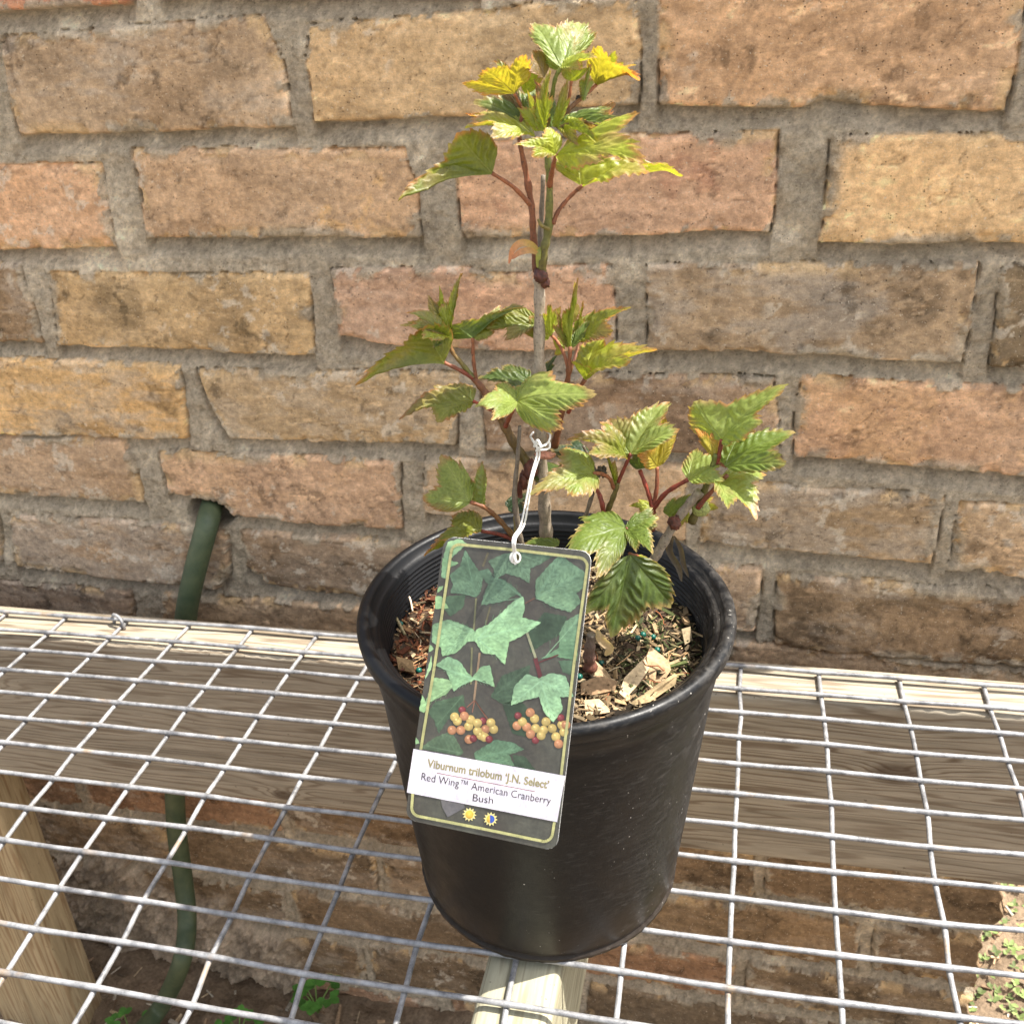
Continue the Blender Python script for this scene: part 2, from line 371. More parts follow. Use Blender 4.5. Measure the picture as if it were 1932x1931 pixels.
B_((154, 126, 100), 1380, 1212, 1932, 1268, 2300, 1300, 2290, 1440, 1370, 1345)
# courses seen through the wire shelf, below the rail: laid from measured bed heights
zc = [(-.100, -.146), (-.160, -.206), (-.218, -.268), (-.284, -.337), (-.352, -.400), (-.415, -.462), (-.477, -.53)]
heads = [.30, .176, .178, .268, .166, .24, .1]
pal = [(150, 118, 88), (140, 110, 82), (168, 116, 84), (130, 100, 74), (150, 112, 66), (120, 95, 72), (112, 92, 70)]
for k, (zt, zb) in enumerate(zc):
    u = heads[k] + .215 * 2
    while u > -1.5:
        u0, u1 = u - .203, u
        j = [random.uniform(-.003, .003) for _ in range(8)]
        c = (np.array(lin(*pal[(k + int(abs(u) * 31)) % 7])) * .62 - np.array(lin(192, 152, 116)) * .17) * random.uniform(.85, 1.15); c = np.clip(c, .01, 1)  # brick colours darkened here to paint in the shade below the shelf
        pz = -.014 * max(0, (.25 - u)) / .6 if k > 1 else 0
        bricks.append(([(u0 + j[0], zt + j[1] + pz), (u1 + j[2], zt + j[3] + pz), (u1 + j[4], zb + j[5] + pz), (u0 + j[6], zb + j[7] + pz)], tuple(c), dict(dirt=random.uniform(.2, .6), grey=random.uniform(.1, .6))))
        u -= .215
# bricks left of the photograph, so that a side step still sees masonry
for k in range(13):
    zt = .40 - k * .0722; u = -.62 - (.1 if k % 2 else 0)
    while u > -1.5:
        bricks.append(([(u - .2, zt), (u, zt), (u, zt - .058), (u - .2, zt - .058)], tuple(np.array(lin(170, 135, 100)) * random.uniform(.7, 1.1)), dict(dirt=random.uniform(.1, .6), grey=.3)))
        u -= .214

def build_wall():
    ug = np.concatenate([np.arange(-1.35, -.62, .006), np.arange(-.62, UE + .0001, .00122)])
    zg = np.concatenate([np.arange(-.60, -.50, .004), np.arange(-.50, .428, .00122)])
    U, Z = np.meshgrid(ug, zg, indexing='ij'); shp = U.shape
    # wobble the lookup so that no edge is straight
    wu = (fbm(U, Z, 45, 3, 1) - .5) * .0036 + (fbm(U, Z, 240, 3, 5) - .5) * .0015
    wz = (fbm(U, Z, 45, 3, 2) - .5) * .0030 + (fbm(U, Z, 240, 3, 6) - .5) * .0015
    X, Y = U + wu, Z + wz
    SD = np.full(shp, -1.0, np.float32); ID = np.full(shp, -1, np.int32)
    for i, (poly, rgb, op) in enumerate(bricks):
        P = np.array(poly); lo = P.min(0) - .02; hi = P.max(0) + .02
        a0, a1 = np.searchsorted(ug, [lo[0], hi[0]]); b0, b1 = np.searchsorted(zg, [lo[1], hi[1]])
        if a1 <= a0 or b1 <= b0: continue
        x = X[a0:a1, b0:b1]; y = Y[a0:a1, b0:b1]
        d = np.full(x.shape, 9.0); ins = np.zeros(x.shape, bool)
        n = len(P)
        for k in range(n):
            ax, ay = P[k]; bx, by = P[(k + 1) % n]; ex, ey = bx - ax, by - ay
            t = np.clip(((x - ax) * ex + (y - ay) * ey) / (ex * ex + ey * ey), 0, 1)
            d = np.minimum(d, np.hypot(x - ax - t * ex, y - ay - t * ey))
            cr = ((ay > y) != (by > y)) & (x < (bx - ax) * (y - ay) / (by - ay + 1e-12) + ax); ins ^= cr
        s_ = np.where(ins, d, -d)
        s_ = s_ + .0012; cur = SD[a0:a1, b0:b1]; up = s_ > cur
        SD[a0:a1, b0:b1] = np.where(up, s_, cur); ID[a0:a1, b0:b1] = np.where(up, i, ID[a0:a1, b0:b1])
    isb = SD > 0
    # distance below the brick above: joints are struck deep at the top and run out at the bottom
    da = np.zeros(shp, np.float32); acc = np.full(shp[0], .012, np.float32)
    for j in range(shp[1] - 1, -1, -1):
        dz = zg[j] - zg[j - 1] if j else .001
        acc = np.where(isb[:, j], 0, acc + dz); da[:, j] = acc
    t = np.clip(da / .013, 0, 1)
    mort = -.0128 + .0100 * t + (fbm(U, Z, 60, 4, 21) - .5) * .0065 + (fbm(U, Z, 420, 3, 22) - .5) * .0018
    ids = np.clip(ID, 0, None); nb = len(bricks)
    off = np.random.default_rng(5).uniform(-.0012, .0012, nb)[ids]; tx = np.random.default_rng(6).uniform(-.01, .01, nb)[ids]
    face = off + (fbm(U, Z, 22, 4, 31) - .5) * .0028 + (fbm(U, Z, 160, 4, 32) - .5) * .0016 + tx * (U - U.mean()) * 0
    bigchip = smooth(.57, .60, fbm(U + 3, Z, 48, 5, 42, .6)) * smooth(.011, .002, SD) * .0016
    chip = bigchip + smooth(.60, .72, fbm(U, Z, 75, 4, 41)) * smooth(.010, 0, SD) * .004
    rnd = np.clip(SD, 0, .004) / .004; rnd = np.sqrt(1 - (1 - rnd) ** 2)
    bh = face - chip - (1 - rnd) * .0045
    # a few fine cracks
    cr = np.abs(fbm(U, Z * 2.4, 14, 4, 55) - .5); bh = bh - smooth(.006, 0, cr) * .0008
    k = smooth(-.0009, .0006, SD)
    H = np.where(isb, bh * 1.0, mort); H = mort * (1 - k) + np.maximum(bh, mort) * k
    # mortar smeared over brick arrises
    sm = smooth(.585, .62, fbm(U, Z, 55, 6, 61, .6) + smooth(.007, 0, SD) * .10 - .03) * smooth(.011, .002, SD) * k
    H = H + sm * .0008
    mm = np.clip(1 - k + sm * .85, 0, 1)
    # colours
    C = np.zeros(shp + (3,), np.float32)
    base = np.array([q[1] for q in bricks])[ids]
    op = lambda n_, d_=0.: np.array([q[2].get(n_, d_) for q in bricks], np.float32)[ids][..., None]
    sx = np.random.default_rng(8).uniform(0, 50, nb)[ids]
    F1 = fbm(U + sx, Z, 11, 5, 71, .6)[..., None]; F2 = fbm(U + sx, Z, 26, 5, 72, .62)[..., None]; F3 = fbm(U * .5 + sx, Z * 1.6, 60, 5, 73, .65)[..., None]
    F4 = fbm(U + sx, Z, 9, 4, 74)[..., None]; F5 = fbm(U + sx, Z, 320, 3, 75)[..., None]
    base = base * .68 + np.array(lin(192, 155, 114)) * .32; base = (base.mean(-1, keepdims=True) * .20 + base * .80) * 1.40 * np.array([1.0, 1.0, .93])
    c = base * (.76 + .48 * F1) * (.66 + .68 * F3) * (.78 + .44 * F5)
    F6 = fbm(U * .45 + sx, Z, 130, 4, 77, .6)[..., None]; c = c * (.84 + .32 * F6); scr = smooth(.66, .72, fbm(U * .35 + sx, Z * 1.1, 260, 3, 78, .6))[..., None] * smooth(.5, .6, F2); c = c * (1 + scr * .5)
    hue = (fbm(U + sx, Z, 7, 3, 76)[..., None] - .5)
    c = c * (1 + hue * np.array([.16, .0, -.2]))
    dk = smooth(.46, .60, F2) * op('dirt', .2); c = c * (1 - dk * .55)
    gy = smooth(.47, .58, F4 * .5 + F3 * .5) * op('grey', .15); c = c * (1 - gy * .6) + np.array(lin(176, 164, 148)) * gy * .6
    pl = smooth(.55, .60, F1 * .6 + F5 * .1 + F2 * .3) * op('pale', .0); c = c * (1 - pl * .8) + np.array(lin(226, 182, 128)) * pl * .8
    rd = smooth(.55, .7, F2) * op('red', .0); c = c * (1 - rd * .5) + np.array(lin(170, 90, 62)) * rd * .5
    gn = smooth(.5, .6, F4) * op('green', .0); c = c * (1 - gn * .4) + np.array(lin(110, 100, 62)) * gn * .4
    ed = smooth(.0050, .001, SD)[..., None] * smooth(.42, .58, F3); c = c * (1 + ed * .35)
    chp = (smooth(.57, .60, fbm(U + 3, Z, 48, 5, 42, .6)) * smooth(.011, .002, SD))[..., None]; c = c * (1 - chp * .75) + np.array(lin(232, 196, 146)) * .85 * chp * .75
    effl = (smooth(.63, .67, fbm(U + sx, Z * 1.2, 85, 5, 43, .62)))[..., None] * smooth(.47, .56, F4); c = c * (1 - effl * .5) + np.array(lin(222, 208, 186)) * effl * .5
    soot = smooth(.615, .66, fbm(U + sx + 7, Z, 70, 5, 44, .64))[..., None] * smooth(.48, .56, F2); c = c * (1 - soot * .38)
    crk = smooth(.006, 0, cr)[..., None]; c = c * (1 - crk * .35)
    G1 = fbm(U, Z, 40, 5, 81, .6)[..., None]; G2 = fbm(U, Z, 300, 3, 82)[..., None]
    mc = np.array(lin(206, 189, 163)) * (.70 + .6 * G1) * (.75 + .5 * G2)
    sp_ = smooth(.60, .70, fbm(U, Z, 700, 2, 83))[..., None]; mc = mc * (1 - .22 * sp_)
    pale_mc = smooth(.62, .72, G1); mc = mc * (1 + pale_mc * .22)  # randomly scattered paler patches in the mortar
    m_ = mm[..., None]; c = c * (1 - m_) + mc * m_
    # rough render patch low on the left
    P = np.array(BR(60, 1665, 330, 1675, 480, 1740, 520, 1950, 60, 1980)); cu, cz = P.mean(0)
    rb = smooth(1.15, .85, np.hypot((U - cu) / .17, (Z - cz) / .125) + (fbm(U, Z, 30, 4, 91) - .5) * 1.1)
    H = H * (1 - rb) + rb * (.008 + (fbm(U, Z, 32, 6, 92, .68) - .5) * .046)
    rc = np.array(lin(196, 176, 152)) * (.15 + 1.7 * fbm(U, Z, 60, 6, 93, .75)[..., None]); c = c * (1 - rb[..., None]) + rc * rb[..., None]
    mm = np.maximum(mm, rb)
    # the hole the hose comes out of
    hu, hz = wuz(393, 968); hd = np.hypot((U - hu) / .0185, (Z - hz) / .0135)
    hm = smooth(1.12, .9, hd) * (1 - smooth(.0, .002, SD) * (Z > hz)); H = H - hm * .028
    c = c * (1 - hm[..., None] * .4)
    # relief to points; H>0 is towards the viewer
    Pt = WC + U[..., None] * WE + np.stack([0 * U, 0 * U, Z], -1) - H[..., None] * WN
    # ragged end of the wall, its return face, the top and back
    endw = (vn(zg * 28, zg * 0 + 3, 4) - .5) * .012 + (vn(zg * 160, zg * 0 + 5, 4) - .5) * .005
    fall = smooth(UE - .05, UE, ug)[:, None]
    Pt = Pt + (fall * endw[None, :])[..., None] * WE
    def ext(P_, C_, axis, depth, noise=True):
        last = P_[-1:] if axis == 0 else P_[:, -1:]; lc = C_[-1:] if axis == 0 else C_[:, -1:]
        adds = []; ac = []
        for d_ in (.004, .012, .03, .06, .1):
            q = last + WN * d_ * (depth / .1)
            adds.append(q); ac.append(lc)
        return np.concatenate([P_] + adds, axis), np.concatenate([C_] + ac, axis)
    Pt, C = ext(Pt, c, 0, .10); mm2 = np.pad(mm, ((0, 5), (0, 0)), mode='edge')
    Pt, C = ext(Pt, C, 1, .10); mm2 = np.pad(mm2, ((0, 0), (0, 5)), mode='edge')
    nu, nv = Pt.shape[:2]
    F = gridF(nu, nv)
    V = Pt.reshape(-1, 3); Cc = C.reshape(-1, 3)
    # back sheet
    b0 = len(V); zb_, zt_ = zg[0], zg[-1]
    back = [WC + uu * WE + np.array([0, 0, zz]) + WN * .1 for uu, zz in ((ug[0], zb_), (UE, zb_), (UE, zt_), (ug[0], zt_))]
    V = np.concatenate([V, np.array(back)]); Cc = np.concatenate([Cc, np.tile(np.array([lin(150, 120, 90)]), (4, 1))])
    F = np.concatenate([F, np.array([[b0, b0 + 1, b0 + 2, b0 + 3]])]); mm3 = np.concatenate([mm2.ravel(), np.zeros(4)])
    o = mk('brick_wall', V, F, M_BR, colr=np.clip(Cc, .008, .9), attrs={'mortar': mm3})
    return tag(o, 'old wall of tan and brown bricks with rough grey mortar joints behind the bench', 'brick wall')
build_wall()

# ------------------------------------------------------------------ ground
def build_ground():
    def ax(lo, hi, a, b_, st):
        fine = np.arange(a, b_, st); L = a - np.geomspace(.02, a - lo, 26)[::-1]; R_ = fine[-1] + np.geomspace(.02, hi - b_, 26)
        return np.concatenate([L, fine, R_])
    xs = ax(-60, 60, -.5, 1.6, .005); ys = ax(-60, 60, -.3, 1.0, .005)
    X, Y = np.meshgrid(xs, ys, indexing='ij')
    near = smooth(3, 1, np.hypot(X - .5, Y))
    H = -.492 + near * ((fbm(X, Y, 9, 4, 101) - .5) * .035 + (fbm(X, Y, 70, 4, 102) - .5) * .016)
    H = H + smooth(.15, -.2, X) * smooth(-.15, .05, Y) * .02 * near
    n1 = fbm(X, Y, 30, 5, 103, .65)[..., None]; n2 = fbm(X, Y, 6, 3, 104)[..., None]
    c = np.array([.20, .145, .095]) * (.5 + n1 * 1.0)
    far = smooth(1.5, 3.5, np.hypot(X - .5, Y))[..., None]; c = c * (1 - far) + np.array([.27, .25, .215]) * far
    c = c * (.85 + .3 * n2)
    o = mk('ground', np.stack([X, Y, H], -1).reshape(-1, 3), gridF(*X.shape), M_SOIL, colr=c.reshape(-1, 3)); tag(o, kind='structure')
    return xs, ys, H
gx, gy, gH = build_ground()
def gz(x, y):
    i = min(max(np.searchsorted(gx, x), 1), len(gx) - 1); j = min(max(np.searchsorted(gy, y), 1), len(gy) - 1); return float(gH[i, j])

def leaflet(mb, p, d, up, L, W, c):
    d = np.asarray(d, float); d /= np.linalg.norm(d); s_ = np.cross(d, up); s_ /= np.linalg.norm(s_) + 1e-9; n_ = np.cross(s_, d)
    p = np.asarray(p, float)
    V = [p, p + d * L * .35 + s_ * W * .5 + n_ * L * .08, p + d * L * .75 + s_ * W * .38 + n_ * L * .05, p + d * L, p + d * L * .75 - s_ * W * .38 + n_ * L * .05, p + d * L * .35 - s_ * W * .5 + n_ * L * .08, p + d * L * .55]
    mb.add(V, [(0, 1, 6), (1, 2, 6), (2, 3, 6), (3, 4, 6), (4, 5, 6), (5, 0, 6)], np.array([c] * 7) * np.random.uniform(.85, 1.1))
def build_cover():
    mb = MB(); db = MB(); R_ = random.Random(3); np.random.seed(4)
    for k in range(6500):
        x = R_.uniform(.60, 1.35); y = R_.uniform(-.12, .75)
        if x < .785 and y > .02: continue
        if vn(np.array([x * 11.]), np.array([y * 11.]), 9)[0] < .30: continue
        z = gz(x, y) + .002; a0 = R_.uniform(0, 6.28)
        g = np.array([.17, .22, .07]) * R_.uniform(.5, 1.4)
        for q in range(R_.choice((3, 3, 4))):
            a = a0 + q * 1.7 + R_.uniform(-.3, .3)
            leaflet(mb, (x, y, z), (math.cos(a), math.sin(a), R_.uniform(.2, .9)), (0, 0, 1), R_.uniform(.003, .0085), R_.uniform(.002, .006), g)
    tag(mb.build('ground_cover', M_GREEN), 'tiny pale green seedlings and moss covering sunlit soil past the wall end', 'ground cover', kind='stuff')
    for k in range(4200):
        x = R_.uniform(-.35, 1.35); y = R_.uniform(-.15, .6)
        if -9 < x < .785 and y > .045: continue
        z = gz(x, y) + .001; a = R_.uniform(0, 6.28); L = R_.uniform(.003, .018) * (1.8 if R_.random() < .08 else 1); W = R_.uniform(.001, .004)
        c = np.array(R_.choice([(.42, .32, .2), (.3, .2, .12), (.5, .44, .34), (.2, .15, .1)])) * R_.uniform(.6, 1.2)
        d = np.array([math.cos(a), math.sin(a), R_.uniform(-.2, .35)]); s_ = np.array([-d[1], d[0], 0])
        p = np.array([x, y, z]); t = np.array([0, 0, W * .6])
        V = [p - d * L / 2 - s_ * W / 2, p + d * L / 2 - s_ * W / 3, p + d * L / 2 + s_ * W / 3, p - d * L / 2 + s_ * W / 2]; V = V + [v + t for v in V]
        db.add(V, [(0, 3, 2, 1), (4, 5, 6, 7), (0, 1, 5, 4), (1, 2, 6, 5), (2, 3, 7, 6), (3, 0, 4, 7)], c)
    tag(db.build('ground_litter', M_CHIP, smooth=False), 'dry twigs, bark crumbs and pale debris scattered over the soil', 'ground litter', kind='stuff')
build_cover()
def weed(x, y, n, L, label, seed):
    R_ = random.Random(seed); p = atz(x, y, -.455); p[1] = min(p[1], .045); zz = gz(p[0], p[1])
    root = empty('weed', (p[0], p[1], zz)); tag(root, label, 'weed', 'small green weeds under the bench')
    st = MB(); lf = MB()
    for k in range(n):
        a = 6.28 * k / n + R_.uniform(-.4, .4); rr = R_.uniform(.4, 1) * L
        tip = np.array([math.cos(a) * rr * .8, math.sin(a) * rr * .8, R_.uniform(.25, .6) * L + max(0, p[2] - zz) * .5])
        V, F = tubeVF([np.zeros(3), tip * .5 + np.array([0, 0, .004]), tip], [.0008, .0006], 5); st.add(V, F, (.16, .26, .06))
        for q in range(3):
            b_ = a + (q - 1) * 1.3; leaflet(lf, tip, (math.cos(b_), math.sin(b_), .1), (0, 0, 1), L * .42, L * .34, np.array([.07, .19, .03]) * R_.uniform(.7, 1.3))
    st.build('stalk', M_GREEN, root); lf.build('foliage', M_GREEN, root)
weed(590, 1862, 8, .028, 'small bright green weed growing from shaded soil just left of the pot base', 1)
weed(445, 1925, 7, .022, 'green weed at the bottom edge below the hose bend', 2)
weed(238, 1922, 6, .022, 'green weed right beside the pine leg at the bottom left', 3)

# ------------------------------------------------------------------ hose
hp = [at(401, 950, .082), at(396, 968, .066), at(388, 1000, .053), at(372, 1060, .047), at(358, 1120, .044), at(350, 1170, .042), at(338, 1300, .040), at(330, 1450, .040),
      at(333, 1560, .038), at(346, 1660, .032), at(353, 1740, .015), at(342, 1815, -.012), atz(305, 1895, -.462), atz(255, 1955, -.464), atz(190, 2010, -.466), atz(90, 2080, -.468)]
V, F = tubeVF(catmull(hp, 8), .0088, 20)
tag(mk('garden_hose', V, F, M_HOSE), 'dull green hose hanging from a hole in the brick wall behind the bench', 'hose')

# ------------------------------------------------------------------ bench: rail, support, leg and wire shelf
bench = empty('plant_bench', (.4, -.03, -.0042)); bench.location = (0, 0, 0)
tag(bench, 'pine bench with a galvanised wire mesh top in front of the brick wall', 'bench')
def beam(name, lo, hi, mat, bev=.0025, parent=bench, rough=0, seed=0):
    """long board with eased arrises, subdivided along its length and slightly uneven"""
    lo = np.array(lo, float); hi = np.array(hi, float); ax_ = int(np.argmax(hi - lo)); o1, o2 = [i for i in range(3) if i != ax_]
    n = max(2, int((hi[ax_] - lo[ax_]) / .004)); R_ = random.Random(seed)
    prof = []
    for cx, cy, sx_, sy_ in ((1, 1, 1, 1), (0, 1, -1, 1), (0, 0, -1, -1), (1, 0, 1, -1)):
        px = hi[o1] if cx else lo[o1]; py = hi[o2] if cy else lo[o2]
        a0 = {(1, 1): 0, (-1, 1): 90, (-1, -1): 180, (1, -1): 270}[(sx_, sy_)]
        arcp = [(px - sx_ * bev + bev * math.cos(math.radians(a0 + a)), py - sy_ * bev + bev * math.sin(math.radians(a0 + a))) for a in (0, 30, 60, 90)]
        # two extra rows hold the flat faces flat
        e0, e1 = arcp[0], arcp[-1]; va = a0 in (0, 180)
        pre = (e0[0], e0[1] - sy_ * .004) if va else (e0[0] - sx_ * .004, e0[1]); post = (e1[0] - sx_ * .004, e1[1]) if va else (e1[0], e1[1] - sy_ * .004)
        prof += [pre] + arcp + [post]
    V = []; m = len(prof)
    ts = np.linspace(lo[ax_], hi[ax_], n)
    jj = (vn(ts * 300, ts * 0 + seed, 7) - .5) * rough
    for i, t in enumerate(ts):
        for k, (a, b__) in enumerate(prof):
            v = [0, 0, 0]; v[ax_] = t; v[o1] = a; v[o2] = b__
            if rough and k in (8, 9): v[o2] += jj[i]      # ragged arris
            V.append(v)
    F = [(i * m + k, i * m + (k + 1) % m, (i + 1) * m + (k + 1) % m, (i + 1) * m + k) for i in range(n - 1) for k in range(m)]
    F += [tuple(range(m))[::-1], tuple((n - 1) * m + k for k in range(m))]
    ob = mk(name, V, F, mat, parent, smooth=True)
    ob.data.shade_smooth(); 
    return ob
ZW = -.0044
beam('back_rail', (-.45, -.031, -.145), (1.12, .0075, ZW), M_RAIL, .0022, rough=.0022, seed=3)
beam('cross_support', (.4415, -.470, -.093), (.4795, -.0325, ZW), M_SUP, .006, seed=5)
beam('front_rail', (-.45, -.510, -.145), (1.12, -.472, ZW - .0005), M_RAIL, .0022, seed=6)
for lo, hi in (((-.142, -.031, -.52), (-.052, .0075, -.1465)), ((.98, -.031, -.52), (1.07, .0075, -.1465)), ((-.142, -.510, -.52), (-.052, -.472, -.1465)), ((.98, -.510, -.52), (1.07, -.472, -.1465))):
    beam('leg', lo, hi, M_LEG, .003, seed=9)
PX = [-0.000774184, 0.0517053, -0.00234937, -0.000120237, 0.00029963, 0.000135008, 4.00931e-06, -3.51442e-06, -2.48199e-05, 7.99201e-06]
PY = [-0.00718324, 0.0015066, -0.0225235, -0.000228105, -0.000165922, -0.000168499, 9.33325e-06, 8.72024e-06, -3.92072e-07, 9.27659e-07]
def node(c, r):
    c0 = min(max(c, 0), 14); r0 = min(max(r, 0), 12)
    b_ = [1, c0, r0, c0 * c0, c0 * r0, r0 * r0, c0 ** 3, c0 * c0 * r0, c0 * r0 * r0, r0 ** 3]
    x = sum(p * q for p, q in zip(PX, b_)) + (c - c0) * .0508 + (r - r0) * .0004; y = sum(p * q for p, q in zip(PY, b_)) - (r - r0) * .0254 - (c - c0) * .0006
    return np.array([x, y, 0.])
mesh_e = empty('wire_mesh'); mesh_e.parent = bench
R_ = random.Random(21)
jit = {(c, r): np.array([R_.gauss(0, .0004), R_.gauss(0, .0004), R_.gauss(0, .00022)]) for c in range(-6, 22) for r in range(0, 19)}
for r in range(0, 18):
    P = [node(c, r) + jit[(c, r)] for c in range(-6, 22)]
    V, F = tubeVF(catmull(P, 6), [.00145 * (1.16 if k_ % 6 == 0 else (1.04 if k_ % 6 in (1, 5) else 1)) for k_ in range((len(P) - 1) * 6 + 1)], 10, bump=.05); mk('long_wire', V, F, M_WIRE, mesh_e)
for c in range(-6, 22):
    P = [node(c, -.08) + jit[(c, 0)]] + [node(c, r) + jit[(c, r)] for r in range(0, 18)]
    for p in P: p[2] -= .0027
    for p in P[-2:]: pass
    V, F = tubeVF(catmull(P, 6), [.0014 * (1.14 if k_ % 6 == 0 else 1) for k_ in range((len(P) - 1) * 6 + 1)], 10, bump=.05); mk('cross_wire', V, F, M_WIRE, mesh_e)
# fence staple holding the mesh to the rail
sc = atz(222, 1172, 0)
V, F = tubeVF(catmull([sc + np.array(q) for q in ((-.006, .004, -.004), (-.0055, .0035, .002), (-.002, .001, .0055), (.003, -.001, .0045), (.006, -.003, .001), (.0065, -.003, -.004))], 6), .0013, 8)
mk('fence_staple', V, F, M_WIRE, bench)

# ------------------------------------------------------------------ pot
PC = np.array([.4618, -.1906, .0044]); HP = .1632; RR = .0852; RB = .0664
tilt = Matrix.Rotation(math.radians(2.3), 3, 'Y') @ Matrix.Rotation(math.radians(2.4), 3, 'X')
potE = empty('nursery_pot', PC, tilt.to_euler()); TM = np.array(tilt)
tag(potE, 'round black plastic nursery pot with a thick rolled rim standing on the wire mesh', 'pot')
def pl(x, y, z): return PC + TM @ np.array([x, y, z])
def lathe(prof, n=160, dist=None):
    V = []
    for i in range(n):
        a = 2 * math.pi * i / n
        for r, z in prof:
            rr = r * (1 + (dist(a, z) if dist else 0)); V.append((rr * math.cos(a), rr * math.sin(a), z))
    return np.array(V), gridF(n, len(prof), True)
oval = lambda a, z: .006 * math.cos(2 * (a - .5)) * (z / .16) + .0022 * math.sin(3 * a + 1) * (z / .16)
H = HP
body = [(.0005, .0035), (.050, .0035), (.060, .0015), (RB - .0030, .0), (RB + .0008, .0002), (RB + .0010, .0026), (RB - .0006, .0032), (RB + .0002, .0050), (RB + .0006, .009)]
for t in np.linspace(0, 1, 26)[1:]:
    z = .009 + t * (.146 - .009); body.append((RB + .0006 + (RR - .0062 - RB - .0006) * (t ** .92) + (.0006 if .131 < z < .137 else 0), z))
rb_ = body[-1][0]
body += [(rb_ + .0002, .1462), (rb_ + .0011, .1468), (rb_ + .0012, .1515)]
outer = [(rb_ + .0012, .1515)]
V, F = lathe(body, 192, lambda a, z: oval(a, z) + (.006 * (random.random() - .6) if z < .003 else 0)); mk('body', V, F, M_POT, potE)
rim = [(rb_ + .0012, .1515), (rb_ + .0014, .1528), (rb_ + .0030, .1536), (rb_ + .0040, .1538)]
ra, rz, rr_ = RR - .0031, H - .0034, .0031
rim += [(RR - .0016, .1542), (RR - .0006, .1556)]
rim += [(ra + rr_ * math.cos(t) * 1.0, rz + rr_ * math.sin(t)) for t in np.linspace(-.3, math.pi * .80, 14)]
rim += [(RR - .0066, H - .0045), (RR - .0088, H - .0052)]
V, F = lathe(rim, 192, oval); mk('rim', V, F, M_POT, potE)
inn = [(RR - .0086, H - .0050)]
z = H - .0062
while z > .122:
    r0_ = RR - .0092 - (H - z) * .12
    inn += [(r0_, z), (r0_ - .0001, z - .0007), (r0_ - .0011, z - .0011), (r0_ - .0011, z - .0017), (r0_ - .0001, z - .0021)]; z -= .0023
V, F = lathe(inn, 192, oval); mk('inner_wall', V, F[:, ::-1], M_POT, potE)

